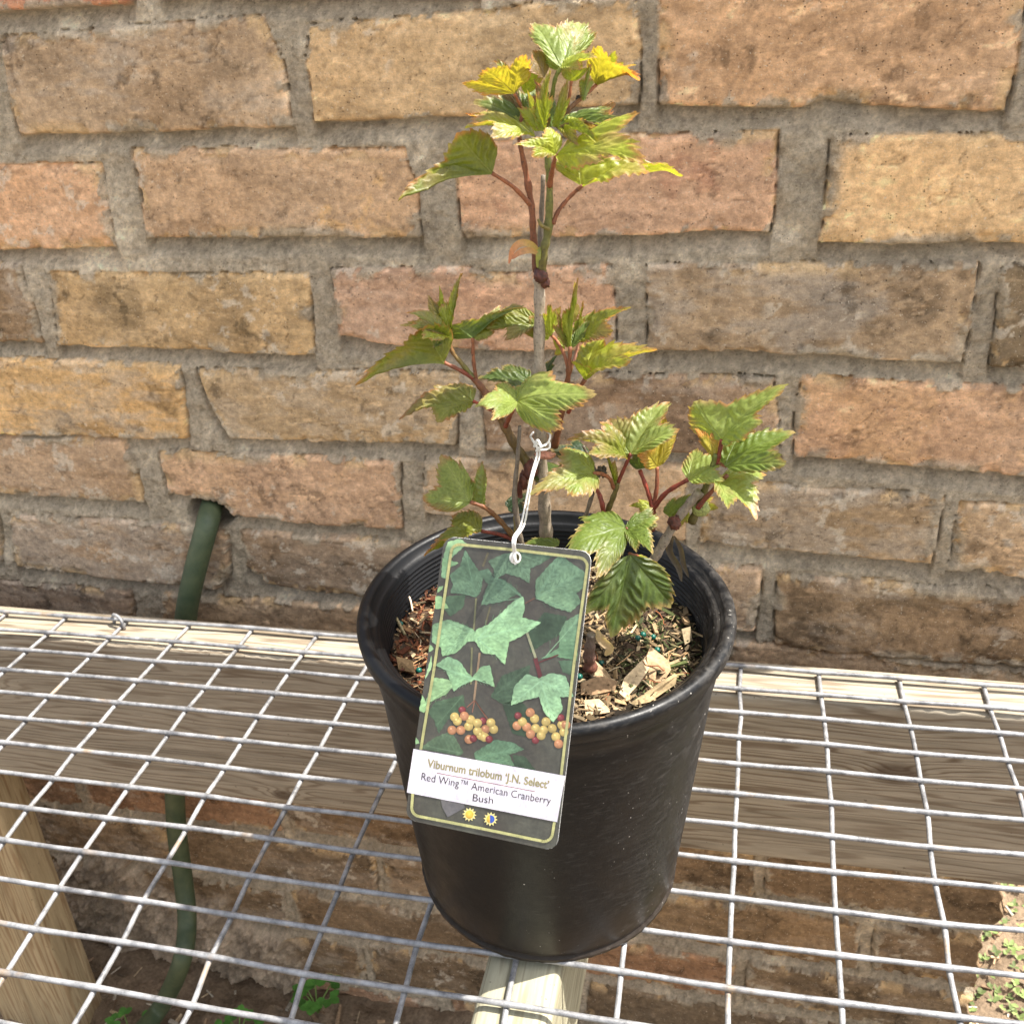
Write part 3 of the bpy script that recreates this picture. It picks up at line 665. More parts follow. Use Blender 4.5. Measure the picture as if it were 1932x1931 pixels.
# ------------------------------------------------------------------ potting mix
SZ = .1385
RS = .0742
def soil_h(x, y):
    x = np.asarray(x, float); y = np.asarray(y, float)
    return SZ + (fbm(x + 1, y + 1, 40, 4, 201) - .5) * .010 + (fbm(x + 1, y + 1, 160, 3, 202) - .5) * .004 - .003 * (np.hypot(x, y) / RS) ** 2
def build_soil():
    rs = np.linspace(0, RS, 60); th = np.linspace(0, 2 * np.pi, 220, endpoint=False)
    T, R2 = np.meshgrid(th, rs, indexing='ij'); X = R2 * np.cos(T); Y = R2 * np.sin(T); Z = soil_h(X, Y)
    n = fbm(X + 1, Y + 1, 200, 4, 203, .7)[..., None]; c = np.array([.07, .045, .028]) * (.4 + 1.2 * n)
    mb = MB(); mb.add(np.stack([X, Y, Z], -1).reshape(-1, 3), [tuple(f) for f in gridF(220, 60, True)], c.reshape(-1, 3))
    R_ = random.Random(5)
    pals = dict(red=[(.30, .10, .045), (.20, .065, .03), (.42, .18, .08), (.5, .28, .13), (.12, .05, .03)], tan=[(.55, .38, .2), (.42, .28, .15), (.24, .17, .09), (.12, .09, .05), (.62, .47, .28), (.07, .05, .03)],
                grn=[(.10, .12, .04), (.16, .17, .06), (.3, .26, .12), (.06, .07, .03), (.35, .25, .14)])
    for k in range(5200):
        a = R_.uniform(0, 6.283); r = RS * math.sqrt(R_.random()) * .985; x, y = r * math.cos(a), r * math.sin(a)
        pal_ = pals['red'] if (x < -.012 and R_.random() < .75) else (pals['grn'] if (x > .035 and y > -.03 and R_.random() < .65) else pals['tan'])
        c = np.array(R_.choice(pal_)) * R_.uniform(.15, .95)
        L = R_.uniform(.0015, .0062) * (1.9 if R_.random() < .1 else 1); W = L * R_.uniform(.08, .36); T_ = W * R_.uniform(.15, .45)
        yaw = R_.uniform(0, 6.28); d = np.array([math.cos(yaw), math.sin(yaw), R_.gauss(0, .35)]); d /= np.linalg.norm(d)
        s_ = np.cross(d, [R_.gauss(0, .4), R_.gauss(0, .4), 1]); s_ /= np.linalg.norm(s_); u_ = np.cross(s_, d)
        p = np.array([x, y, float(np.ravel(soil_h(x, y))[0]) + R_.uniform(-.0005, .0035)])
        if math.hypot(*(p[:2] + d[:2] * L / 2)) > RS or math.hypot(*(p[:2] - d[:2] * L / 2)) > RS: continue
        e = [R_.uniform(.5, 1.1) for _ in range(4)]
        V = [p - d * L / 2 - s_ * W / 2 * e[0], p + d * L / 2 * e[1] - s_ * W / 2 * e[2], p + d * L / 2 + s_ * W / 2 * e[3], p - d * L / 2 * e[2] + s_ * W / 2]
        mid = [v + u_ * T_ for v in V]
        mb.add(V + mid, [(0, 3, 2, 1), (4, 5, 6, 7), (0, 1, 5, 4), (1, 2, 6, 5), (2, 3, 7, 6), (3, 0, 4, 7)], c)
    for k in range(150):
        a = R_.uniform(0, 6.283); r = RS * math.sqrt(R_.random()) * .93; x, y = r * math.cos(a), r * math.sin(a); z = float(np.ravel(soil_h(x, y))[0]) + .002
        yaw = R_.uniform(0, 6.28); P = [np.array([x, y, z])]
        for q in range(5):
            yaw += R_.gauss(0, .5); P.append(P[-1] + np.array([math.cos(yaw), math.sin(yaw), R_.gauss(0, .3)]) * .0028)
        if any(math.hypot(p_[0], p_[1]) > RS for p_ in P): continue
        V, F = tubeVF(P, [.0003, .0002], 4); mb.add(V, F, np.array(R_.choice([(.45, .28, .14), (.25, .09, .04), (.5, .4, .25)])))
    o = mb.build('potting_mix', M_CHIP, smooth=False)
    o.location = PC; o.rotation_euler = tilt.to_euler()
    tag(o, 'bark and wood chip potting mix filling the pot, reddish on the left and green tinged on the right', 'potting mix', kind='stuff')
build_soil()
def soilpt(x, y, up=0.002):        # the point of the soil surface seen there
    n = TM @ np.array([0, 0, 1.]); p = atp(x, y, PC + n * SZ, n); l_ = TM.T @ (p - PC)
    return PC + TM @ np.array([l_[0], l_[1], float(np.ravel(soil_h(l_[0], l_[1]))[0]) + up])
def chip(pts, T_, c, label):
    """flat splinter of wood with a split, layered outline"""
    P = [soilpt(x, y, .0035 + h) for x, y, h in pts]; n = len(P); cen = sum(P) / n
    nn = np.cross(P[1] - P[0], P[2] - P[0]); nn /= np.linalg.norm(nn); nn = nn if nn[2] > 0 else -nn
    V = [p - nn * T_ for p in P] + [p for p in P] + [cen + nn * T_ * .35, cen - nn * T_]
    F = [(k, (k + 1) % n, n + (k + 1) % n, n + k) for k in range(n)] + [(n + k, n + (k + 1) % n, 2 * n) for k in range(n)] + [((k + 1) % n, k, 2 * n + 1) for k in range(n)]
    cc = np.array([np.array(c) * .72 * random.uniform(.6, 1.2) for _ in V])
    o = mk('wood_chip', V, F, M_CHIP, colr=cc, smooth=False); tag(o, label, 'wood chip', 'large wood chips on the soil')
chip([(1226, 1238, .006), (1262, 1255, .002), (1265, 1276, 0), (1248, 1292, -.002), (1225, 1280, -.001), (1219, 1256, .004)], .002, (.62, .42, .24), 'broad tan wedge-shaped wood chip, the rightmost big chip in the pot')
chip([(1218, 1252, .003), (1225, 1270, .001), (1205, 1300, 0), (1180, 1322, -.001), (1168, 1316, 0), (1178, 1290, .001)], .0018, (.68, .52, .32), 'long pale ragged wood splinter lying just left of the broad tan wedge')
chip([(1102, 1336, .001), (1130, 1333, .002), (1155, 1345, 0), (1140, 1352, -.001), (1105, 1358, -.002)], .0018, (.66, .46, .28), 'orange tinged wood chip against the front rim of the pot')
chip([(1100, 1248, .004), (1118, 1256, .003), (1145, 1282, .001), (1160, 1298, 0), (1142, 1300, -.001), (1112, 1276, .001)], .0016, (.58, .42, .25), 'long tan wood sliver just right of the plant tag')
chip([(1096, 1306, .002), (1130, 1296, .003), (1165, 1300, .002), (1160, 1310, 0), (1120, 1322, 0), (1096, 1320, 0)], .002, (.42, .27, .15), 'brown flat bark strip pointing at the plant tag near the front rim')
chip([(1285, 1200, .003), (1302, 1196, .003), (1306, 1212, .001), (1292, 1222, 0)], .0018, (.36, .28, .17), 'squarish dull brown chip near the right inner wall of the pot')
chip([(748, 1246, .002), (778, 1256, .003), (782, 1272, .001), (752, 1262, 0)], .0016, (.55, .36, .18), 'yellowish wood chip on the reddish soil left of the tag')
chip([(1190, 1330, .0), (1250, 1302, .003), (1272, 1288, .003), (1270, 1296, .001), (1222, 1326, 0)], .0015, (.45, .33, .18), 'thin brown stick-like splinter lying along the front right rim')
# twig and curled root at the left
V, F = tubeVF(catmull([soilpt(722, 1146, .016), soilpt(742, 1170, .008), soilpt(764, 1197, .003)], 5), [.0011, .0009, .0007], 8, bump=.3)
o = mk('twig', V, F, M_STEM, colr=np.tile((.30, .24, .12), (len(V), 1))); tag(o, 'short broken twig leaning on the left inner wall of the pot', 'twig')
V, F = tubeVF(catmull([soilpt(741, 1166, .002), soilpt(744, 1150, .006), soilpt(760, 1140, .009), soilpt(774, 1146, .007), soilpt(779, 1158, .003)], 6), [.0006, .0007, .0004], 8)
o = mk('root', V, F, M_STEM, colr=np.tile((.78, .62, .45), (len(V), 1))); tag(o, 'pale curled root arching over the reddish soil beside the twig', 'root')
pr0 = None
for k, (x, y) in enumerate(((1232, 1200), (1203, 1210), (1134, 1252), (1093, 1294), (1106, 1304), (741, 1157), (756, 1181), (790, 1262), (1213, 1200), (1240, 1224))):
    p = soilpt(x, y, .0032)
    if pr0 is None:
        V = []; n, m = 16, 9
        for i in range(n):
            for j in range(m):
                a = 2 * math.pi * i / n; t = math.pi * j / (m - 1); V.append((.0015 * math.sin(t) * math.cos(a), .0015 * math.sin(t) * math.sin(a), .0014 * math.cos(t)))
        pr0 = mk('fertilizer_bead', V, gridF(n, m, True), M_PRILL); o = pr0
    else:
        o = pr0.copy(); col.objects.link(o)
    o.location = p
    lab = {5: 'teal fertilizer bead touching the pale curled root', 6: 'teal fertilizer bead below the curled root at the pot left', 7: 'dark green fertilizer bead on the soil close to the left edge of the tag', 2: 'teal fertilizer bead by the brown stem stub right of the tag'}.get(k)
    tag(o, lab or 'small round teal green fertilizer bead among the wood chips right of the tag', 'fertilizer bead', 'fertilizer beads on the soil')

# ------------------------------------------------------------------ shrub
YP = -.185
base = at(1031, 1020, YP + .005)
shrub = empty('shrub'); tag(shrub, 'young viburnum bush with lobed yellow green leaves and red stalks growing in the pot', 'shrub')
def P3(x, y, d=0.0): return at(x, y, YP + d * .01)
def rad(p, px):     # radius in metres of px layout units at p
    return px * S / FP * float(np.dot(p - CO, CM @ np.array([0, 0, -1.])))
BARK = np.array([.29, .235, .175]); OLIVE = np.array([.11, .085, .022]); RED = np.array([.19, .035, .018]); GRN = np.array([.17, .19, .035]); RUST = np.array([.20, .07, .03]); PINK = np.array([.5, .22, .14]); DEAD = np.array([.20, .16, .12]); MAROON = np.array([.075, .024, .015])
def stem(pts, rpx, c0, c1=None, name='branch', bump=.06, cap=True, nodes=()):
    P = catmull([P3(*p) for p in pts], 8); c1 = c0 if c1 is None else c1
    rs = np.interp(np.linspace(0, 1, len(P)), np.linspace(0, 1, len(rpx)), rpx)
    R_ = [rad(p, q) * (1 + .10 * math.sin(i * 1.3) * (bump > .05)) for i, (p, q) in enumerate(zip(P, rs))]
    for nd in nodes:
        for i in range(len(R_)):
            R_[i] *= 1 + .35 * math.exp(-((i / len(R_) - nd) / .02) ** 2)
    V, F = tubeVF(P, R_, 14, cap, bump)
    t = np.repeat(np.linspace(0, 1, len(P)), 14)[:, None]; cc = c0 * (1 - t) + c1 * t
    return mk(name, V, F, M_STEM, shrub, colr=cc)
stem([(1033, 1040, .5), (1029, 985, .4), (1024, 900, .3), (1018, 780, .1), (1017, 680, 0), (1018, 560, 0), (1017, 512, 0)], [13.5, 12, 11, 11, 10.5, 10.5, 11], BARK * .85, BARK * 1.25, 'main_stem', nodes=(.3, .62))
stem([(1019, 515, .3), (1021, 420, .6), (1025, 330, .6)], [7, 5, 4], BARK * .65, BARK * .7, 'dead_leader')
stem([(1021, 528, -.3), (1026, 475, -.4), (1034, 432, -.3), (1037, 350, -.3), (1033, 295, -.2), (1026, 255, 0)], [9, 8, 7.5, 6.5, 6, 5], OLIVE, GRN, nodes=(.42, .7))
stem([(1037, 350, -.4), (1042, 320, -1), (1049, 291, -2)], [6, 4.5, 3.5], RUST * 1.2, RUST * 1.3, 'leaf_stalk')
stem([(1012, 512, -.1), (1006, 440, -.1), (1003, 388, -.1), (991, 320, 0), (980, 258, 0), (985, 215, .2)], [7, 6.5, 6, 5.5, 4.5, 3.5], RUST * .8, RUST * 1.3, nodes=(.5,))
stem([(1003, 388, -.1), (968, 352, -.6), (928, 326, -1)], [5, 4, 3.6], RUST * 1.3, RUST * 1.5, 'leaf_stalk')
stem([(1043, 422, -.3), (1055, 395, -.2), (1080, 366, 0), (1099, 350, 0)], [4.5, 4, 3.8, 3.8], RUST * .9, RUST * 1.1, 'leaf_stalk')
stem([(1036, 431, -.4), (1022, 425, -.6), (1015, 413, -.6)], [4, 3.5, 2.5], OLIVE * 1.5, OLIVE * 1.6, 'bud')
stem([(1048, 240, -.2), (1075, 205, 0), (1100, 182, .5), (1125, 160, 1)], [5, 4.5, 4, 3.5], OLIVE * .7, RUST * 1.6)
stem([(1030, 250, 0), (1040, 195, .1), (1047, 150, 0), (1059, 126, 0)], [4.5, 4, 4, 4], GRN * .8, GRN)
stem([(1064, 222, 0), (1073, 190, 0), (1078, 152, 0)], [3, 3, 3], RUST * 1.8, RUST * 1.8, 'leaf_stalk')
stem([(1098, 186, .5), (1101, 178, .3)], [3, 3], GRN, GRN, 'leaf_stalk')
stem([(1005, 250, .5), (985, 205, .3), (970, 176, 0)], [3.5, 3, 2.6], RUST * 1.5, RUST * 1.8, 'leaf_stalk')
# scaly node where the new shoots leave the old stem
def blob(pts, name, c, seed=0, amp=.25, n=20, m=14):
    (x, y, d), rx, ry = pts; p = P3(x, y, d); a_ = rad(p, rx); b_ = rad(p, ry); V = []
    R_ = np.random.default_rng(seed)
    for i in range(n):
        for j in range(m):
            a = 2 * math.pi * i / n; t = math.pi * j / (m - 1); q = np.array([math.sin(t) * math.cos(a), math.sin(t) * math.sin(a), math.cos(t)])
            k_ = 1 + amp * (fbm(np.array([q[0] * 2 + seed + 5]), np.array([q[2] * 2 + q[1] * 1.7 + 9]), 2, 3, seed)[0] - .5) * 2
            V.append(p + np.array([q[0] * a_, q[1] * min(a_, b_), q[2] * b_]) * k_)
    cc = np.tile(c, (len(V), 1)) * R_.uniform(.6, 1.3, (len(V), 1))
    return mk(name, V, gridF(n, m, True), M_STEM, shrub, colr=cc)
blob(((1021, 519, -.35), 14, 15), 'stem_node', MAROON * 1.3, 2, .35)
blob(((1029, 533, -.2), 9, 11), 'bud_scale', MAROON * 1.6, 4, .4)
blob(((1000, 885, -.1), 14, 20), 'stem_node', MAROON * 1.6, 6, .45)
blob(((988, 905, -.2), 9, 18), 'bud_scale', MAROON * 1.8, 8, .5)
blob(((1029, 858, -.6), 21, 8), 'bud', PINK, 9, .2)
blob(((1273, 985, -.2), 13, 14), 'stem_node', MAROON * 1.5, 12, .5)
blob(((1135, 888, .2), 10, 10), 'dried_flower', DEAD * .5, 13, .9, 24, 18)
blob(((1091, 186, .4), 5, 6), 'dried_flower', DEAD * .3, 14, .8)
blob(((1322, 958, .3), 18, 16), 'bud', np.array([.30, .33, .10]), 15, .15)
def strip(pts, w, c, name, c1=None):
    P = catmull([P3(*p) for p in pts], 8); V = []; n = len(P)
    for i, p in enumerate(P):
        t = P[min(i + 1, n - 1)] - P[max(i - 1, 0)]; s_ = np.cross(t, CM @ np.array([.25, .3, -1.])); s_ /= np.linalg.norm(s_) + 1e-9
        ww = rad(p, w) * (math.sin(math.pi * min(max((i + .6) / n, 0), 1)) ** .6)
        nn = np.cross(s_, t); nn /= np.linalg.norm(nn) + 1e-9
        V += [p - s_ * ww, p + nn * ww * .35, p + s_ * ww]
    F = gridF(n, 3); t = np.repeat(np.linspace(0, 1, n), 3)[:, None]; c1 = c if c1 is None else c1
    return mk(name, V, F, M_LEAF, shrub, colr=c * (1 - t) + c1 * t)
strip([(1020, 478, -.4), (1004, 462, -.6), (984, 458, -.8), (968, 470, -.8), (960, 497, -.7)], 7, np.array([.45, .36, .12]), 'bract', np.array([.5, .2, .13]))
strip([(1019, 480, -.5), (1000, 472, -.8), (980, 476, -1), (966, 488, -1)], 6, np.array([.45, .3, .12]), 'bract', np.array([.45, .2, .12]))
strip([(1014, 505, -.4), (1016, 480, -.6), (1018, 465, -.4)], 5, np.array([.35, .38, .1]), 'bract')
strip([(1126, 1186, -3), (1133, 1205, -3.4), (1150, 1222, -3.6), (1142, 1236, -3.6)], 9, np.array([.6, .46, .28]), 'bract')
strip([(1270, 1010, .2), (1264, 1040, .1), (1280, 1070, 0), (1286, 1096, -.2)], 6, DEAD * .5, 'dead_leaf')
strip([(1272, 1010, .4), (1284, 1035, .4), (1290, 1065, .3), (1299, 1088, .2)], 5, DEAD * .4, 'dead_leaf')
strip([(1268, 1015, .1), (1262, 1035, .2), (1270, 1060, .2)], 6, DEAD * .7, 'dead_leaf')
strip([(985, 905, -.2), (978, 925, -.4), (984, 940, -.5)], 8, MAROON * 1.6, 'dead_leaf')
# mid left shoot
stem([(1002, 882, 0), (975, 845, 0), (953, 804, 0), (932, 765, 0), (913, 737, 0), (894, 713, 0)], [10, 9, 8.5, 7.5, 7, 6], OLIVE * .9, RUST * .9, nodes=(.5,))
stem([(894, 713, 0), (872, 686, 0), (852, 660, 0), (846, 630, 0)], [5, 4.5, 4, 3.5], GRN * .8, RUST * 1.2)
stem([(895, 714, 0), (866, 697, -.2), (837, 683, -.3)], [4.5, 3.8, 3.5], RED * 1.1, RUST * 1.2, 'leaf_stalk')
stem([(898, 713, 0), (893, 675, 0), (892, 637, 0)], [3.6, 3.4, 3.2], RUST, RUST * 1.4, 'leaf_stalk')
stem([(942, 782, 0), (915, 766, -.1), (892, 756, -.3)], [4, 3.5, 3], RUST * 1.3, RED * 1.5, 'leaf_stalk')
stem([(953, 806, 0), (962, 784, -1), (974, 758, -2)], [4.5, 4.5, 4], RED, RUST, 'leaf_stalk')
stem([(893, 757, -.3), (888, 748, 0), (888, 735, .3)], [1.5, 1.5, 1.2], GRN * 1.6, GRN * 1.6, 'stipule')
# mid right shoot
stem([(1046, 842, .6), (1056, 795, .4), (1066, 742, .2), (1073, 703, 0), (1076, 653, 0)], [7.5, 6.5, 5.5, 5, 3.5], RUST * .7, RUST * 1.1, nodes=(.75,))
stem([(1073, 703, 0), (1066, 672, .2), (1052, 645, .4), (1039, 631, .4)], [3.6, 3.4, 3, 3], RUST * 1.5, RUST * 1.8, 'leaf_stalk')
stem([(1076, 700, 0), (1086, 668, .3), (1092, 642, .5)], [3, 2.8, 2.6], PINK, PINK, 'leaf_stalk')
stem([(1072, 778, .3), (1085, 745, .1), (1104, 715, 0)], [4.2, 4.2, 4], RED, RUST, 'leaf_stalk')
# right hand shoots
stem([(1137, 1000, 0), (1146, 965, 0), (1158, 935, 0), (1166, 909, 0)], [6, 5.5, 5, 4.5], OLIVE * .9, OLIVE * 1.2)
stem([(1166, 909, 0), (1178, 882, 0), (1190, 855, 0)], [3.8, 3.5, 3.2], RED * .9, RED * .8, 'leaf_stalk')
stem([(1158, 920, 0), (1150, 902, -.3), (1134, 893, -.8), (1119, 892, -1)], [4, 3.8, 3.6, 3.2], RUST * 1.1, RUST * 1.5, 'leaf_stalk')
stem([(1140, 975, -.2), (1135, 945, -.2), (1124, 920, .2), (1104, 904, .6)], [5, 4.5, 4.2, 3.8], RED * .9, RED * 1.2, 'leaf_stalk')
stem([(1165, 918, .1), (1163, 905, 0)], [4, 3.5], GRN, GRN, 'leaf_stalk')
stem([(1230, 1000, .2), (1232, 975, .2), (1232, 952, .2)], [6, 5.5, 5], RED * .8, RED)
stem([(1231, 956, .2), (1222, 925, .3), (1207, 886, .5)], [4.6, 4.2, 3.8], RED * 1.1, RED * 1.4, 'leaf_stalk')
stem([(1232, 956, .2), (1239, 920, .3), (1240, 880, .5)], [4.2, 4, 3.4], RED * .7, RUST * 1.2, 'leaf_stalk')
stem([(1233, 958, .2), (1258, 928, .1), (1298, 904, 0)], [5, 4.6, 4], RED * .9, RED * .9, 'leaf_stalk')
stem([(1222, 1072, -.6), (1245, 1035, -.3), (1272, 988, 0), (1300, 950, 0), (1322, 926, 0)], [9, 9, 8.5, 8.5, 9.5], BARK * .8, BARK, 'old_stem')
stem([(1305, 985, .3), (1322, 945, .2), (1336, 905, .1), (1345, 880, 0), (1350, 856, 0)], [8, 7, 6.5, 6, 5], OLIVE * .9, GRN * .8)
stem([(1352, 880, 0), (1357, 855, 0), (1362, 829, 0)], [4.4, 4.2, 4], RED, RED * .9, 'leaf_stalk')
stem([(1316, 958, -.3), (1342, 927, -.4), (1372, 896, -.6)], [5, 4.4, 4], RED * .8, RUST * 1.1, 'leaf_stalk')
stem([(1352, 870, .1), (1362, 876, -.2), (1370, 879, -.4)], [3, 3, 3], RUST * 1.4, RUST * 1.4, 'leaf_stalk')
stem([(1225, 1070, -1), (1208, 1052, -2.2), (1188, 1044, -3.3)], [4, 3.8, 3.4], RED, RUST, 'leaf_stalk')
stem([(1222, 1010, -.6), (1205, 1005, -1.4), (1181, 996, -2)], [3.6, 3.4, 3], RED, RUST, 'leaf_stalk')
# low left shoot and dead sticks
stem([(982, 1032, -.3), (972, 1016, -.5), (942, 980, -.7), (915, 957, -.9), (887, 946, -1)], [6, 5.5, 5, 4.2, 3.6], OLIVE, RUST * 1.3)
stem([(932, 970, -.7), (918, 958, -.6), (909, 950, -.5)], [3, 2.6, 2.4], GRN, GRN, 'leaf_stalk')
stem([(972, 1020, -.6), (945, 1008, -.8), (908, 1001, -1)], [3.6, 3.6, 3.2], RED * .7, RED, 'leaf_stalk')
stem([(975, 1025, .2), (973, 990, .3), (972, 955, .5)], [4.5, 4, 3.5], OLIVE * 1.6, OLIVE * 1.8)
stem([(987, 1036, -.6), (979, 1000, -.6), (971, 935, -.6), (976, 870, -.5), (981, 802, -.4)], [5.5, 5, 5, 4, 3.2], DEAD, DEAD * .8, 'dead_stick', bump=.2, nodes=(.4,))
stem([(1103, 978, .5), (1117, 935, .4), (1129, 892, .2)], [4, 4, 4.4], DEAD, DEAD * .8, 'dead_stick', bump=.15)
stem([(1127, 893, .3), (1115, 868, .5), (1100, 840, .6)], [2.6, 2.6, 2.6], DEAD * .6, DEAD * .6, 'dead_stick', bump=.15)
stem([(1114, 1262, -3.2), (1112, 1230, -3.2), (1116, 1195, -3.2)], [13, 11, 8], MAROON * 2.2, DEAD, 'old_stem', bump=.2)

# --- leaves: three lobed, toothed, pleated between the side veins -----------
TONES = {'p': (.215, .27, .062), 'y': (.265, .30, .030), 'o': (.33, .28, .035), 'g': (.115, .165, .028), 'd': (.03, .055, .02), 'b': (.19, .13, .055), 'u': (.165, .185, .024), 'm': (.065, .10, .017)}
def leaf(B, C, L, R, tone, arch=.10, teeth=1.0, seed=0, lobed=True, width=1.0):
    rg_ = np.random.default_rng(seed + 100)
    b0 = P3(*B); vC = P3(*C) - b0; vL = P3(*L) - b0; vR = P3(*R) - b0
    nth, nr = 181, 34
    A = math.radians(50); thm = math.radians(112)
    th = np.linspace(-thm, thm, nth); a = np.abs(th)
    notch = math.radians(27)
    def prof(t, m): return m + (1 - m) * (.42 * (1 - t) ** 3.0 + .58 * (1 - t ** 1.9))
    ln = np.linalg.norm; ratio = .5 * (ln(vL) + ln(vR)) / ln(vC)
    r = np.where(a < notch, prof(np.clip(a / notch, 0, 1), .60),
        np.where(a < A, .76 * prof(np.clip((A - a) / (A - notch), 0, 1), .79),
                 .76 * prof(np.clip((a - A) / (thm - A), 0, 1), .30)))
    # teeth: forward pointing serration
    s_ = np.where(a < notch, (1 - a / notch), np.where(a < A, (a - notch) / (A - notch) + .0, 1 - (a - A) / (thm - A)))
    nt_ = np.where(a < notch, 5.0, np.where(a < A, 3.0, 6.0))
    ph = (s_ * nt_ + rg_.uniform(0, .3)) % 1.0
    saw = ph ** 1.6
    amp = .105 * teeth * rg_.uniform(.8, 1.25) * smooth(1.0, .86, s_) * np.where(a > math.radians(100), .4, 1)
    r = r * (1 + amp * (saw - .30) + .015 * rg_.normal(size=nth) * .5)
    rho = np.linspace(0, 1, nr) ** .9
    T, Q = np.meshgrid(th, rho, indexing='ij'); Rr = r[:, None] * Q
    px = Rr * np.cos(T); py = Rr * np.sin(T) * width
    ex, ey = .75 * math.cos(A), .75 * math.sin(A)
    bq = np.abs(py) / ey; aq = px - bq * ex
    aq = np.where(aq < 0, aq * .75, aq)
    side = (py >= 0)[..., None]
    P = b0 + aq[..., None] * vC + bq[..., None] * np.where(side, vL, vR)
    # frame normal, smooth across the midrib
    nL = np.cross(vC, vL); nR = -np.cross(vC, vR); nL /= ln(nL) + 1e-9; nR /= ln(nR) + 1e-9
    bl = smooth(-.12, .12, py)[..., None]; N = nL * bl + nR * (1 - bl); N /= np.linalg.norm(N, axis=-1, keepdims=True) + 1e-9
    Nm = nL + nR
    if Nm[2] < 0: N = -N
    sc_ = ln(vC)
    # veins
    best = np.full(px.shape, 9.); SS = np.zeros(px.shape); DD = np.zeros(px.shape)
    for va in (-A, 0, A):
        s1 = px * math.cos(va) + py * math.sin(va); d1 = np.abs(-px * math.sin(va) + py * math.cos(va))
        ang = np.abs(T - va); u = ang < best; best = np.where(u, ang, best); SS = np.where(u, s1, SS); DD = np.where(u, d1, DD)
    sp0 = rg_.uniform(.095, .135); phs = (SS - DD * rg_.uniform(.7, 1.0)) / sp0 + (fbm(px * 1.3 + seed, py * 1.3 + 4, 5, 2, seed + 11) - .5) * .9
    fr = np.abs(phs - np.round(phs)) * sp0
    vein1 = smooth(.013, .004, DD * (1 + .4 * SS)); vein2 = smooth(.0125, .003, fr) * smooth(.0, .03, DD)
    vein3 = smooth(.62, .75, 1 - np.abs(fbm(px + 5, py + 5, 22, 2, seed) - .5) * 8) * .5
    pleat = np.cos(2 * math.pi * phs)
    zz = arch * 4 * np.clip(px, 0, 1) * (1 - np.clip(px, 0, 1)) * .5
    zz = zz + .10 * arch / .1 * (np.clip(bq, 0, 1) * (1 - np.clip(bq, 0, 1))) * .6
    fold = rg_.uniform(.22, .50) * (1 if rg_.random() < .8 else -1)
    zz = zz + fold * (np.sqrt(DD ** 2 + .0004) - .02) * smooth(0, .3, Rr) - .5 * fold * smooth(.35, 1, Q) * DD
    zz = zz - pleat * rg_.uniform(.007, .013) * smooth(0, .10, DD) * smooth(.0, .25, Rr) - vein1 * .012
    zz = zz + (fbm(px + seed, py + 3, 3.0, 3, seed) - .5) * .12 * Rr + (fbm(px + 3, py + seed, 11, 2, seed + 1) - .5) * .018
    tipd = rg_.uniform(-.02, .07) * smooth(.62, 1.05, px) ** 2; sided = rg_.uniform(.0, .12) * smooth(.28, .62, np.abs(py)) ** 1.6
    zz = zz - (tipd - .10 * smooth(.62, 1.05, px) ** 2 * 0) - sided
    curl = smooth(.80, 1.0, Q) * (fbm(T * 3 + seed, T * 0 + 2, 2, 2, seed + 3) - .6) * .06
    P = P + N * ((zz + curl) * sc_)[..., None]
    base_ = np.array(TONES[tone])
    c = base_ * (.85 + .3 * fbm(px + seed, py + 8, 4, 4, seed + 5)[..., None])
    young = tone in 'youb'
    vc = base_ * np.array([1.25, 1.2, 1.3]) + .03
    vm = np.clip(vein1 + vein2 * .55 + vein3 * .25, 0, 1)[..., None]; c = c * (1 - vm * .7) + vc * vm * .7
    edge = smooth(.86, .98, Q)[..., None] * (.35 + .65 * smooth(.4, .6, fbm(T * 4, T * 0 + seed, 2, 2, seed))[..., None])
    ec = np.array([.40, .15, .07]) if tone in 'pobyu' else np.array([.36, .24, .09]); c = c * (1 - edge * .7) + ec * edge * .7
    bz = smooth(.48, .64, fbm(px + seed * 3, py, 2.2, 3, seed + 9))[..., None] * smooth(.35, .9, Q)[..., None] * (.7 if tone == 'o' else .45 if tone in 'pyub' else .15)
    c = c * (1 - bz) + (np.array([.52, .20, .04]) if tone == 'o' else np.array([.30, .17, .09])) * bz
    V = P.reshape(-1, 3); F = gridF(nth, nr)
    return mk('leaf', V, F, M_LEAF, shrub, colr=np.clip(c.reshape(-1, 3), .005, .9))
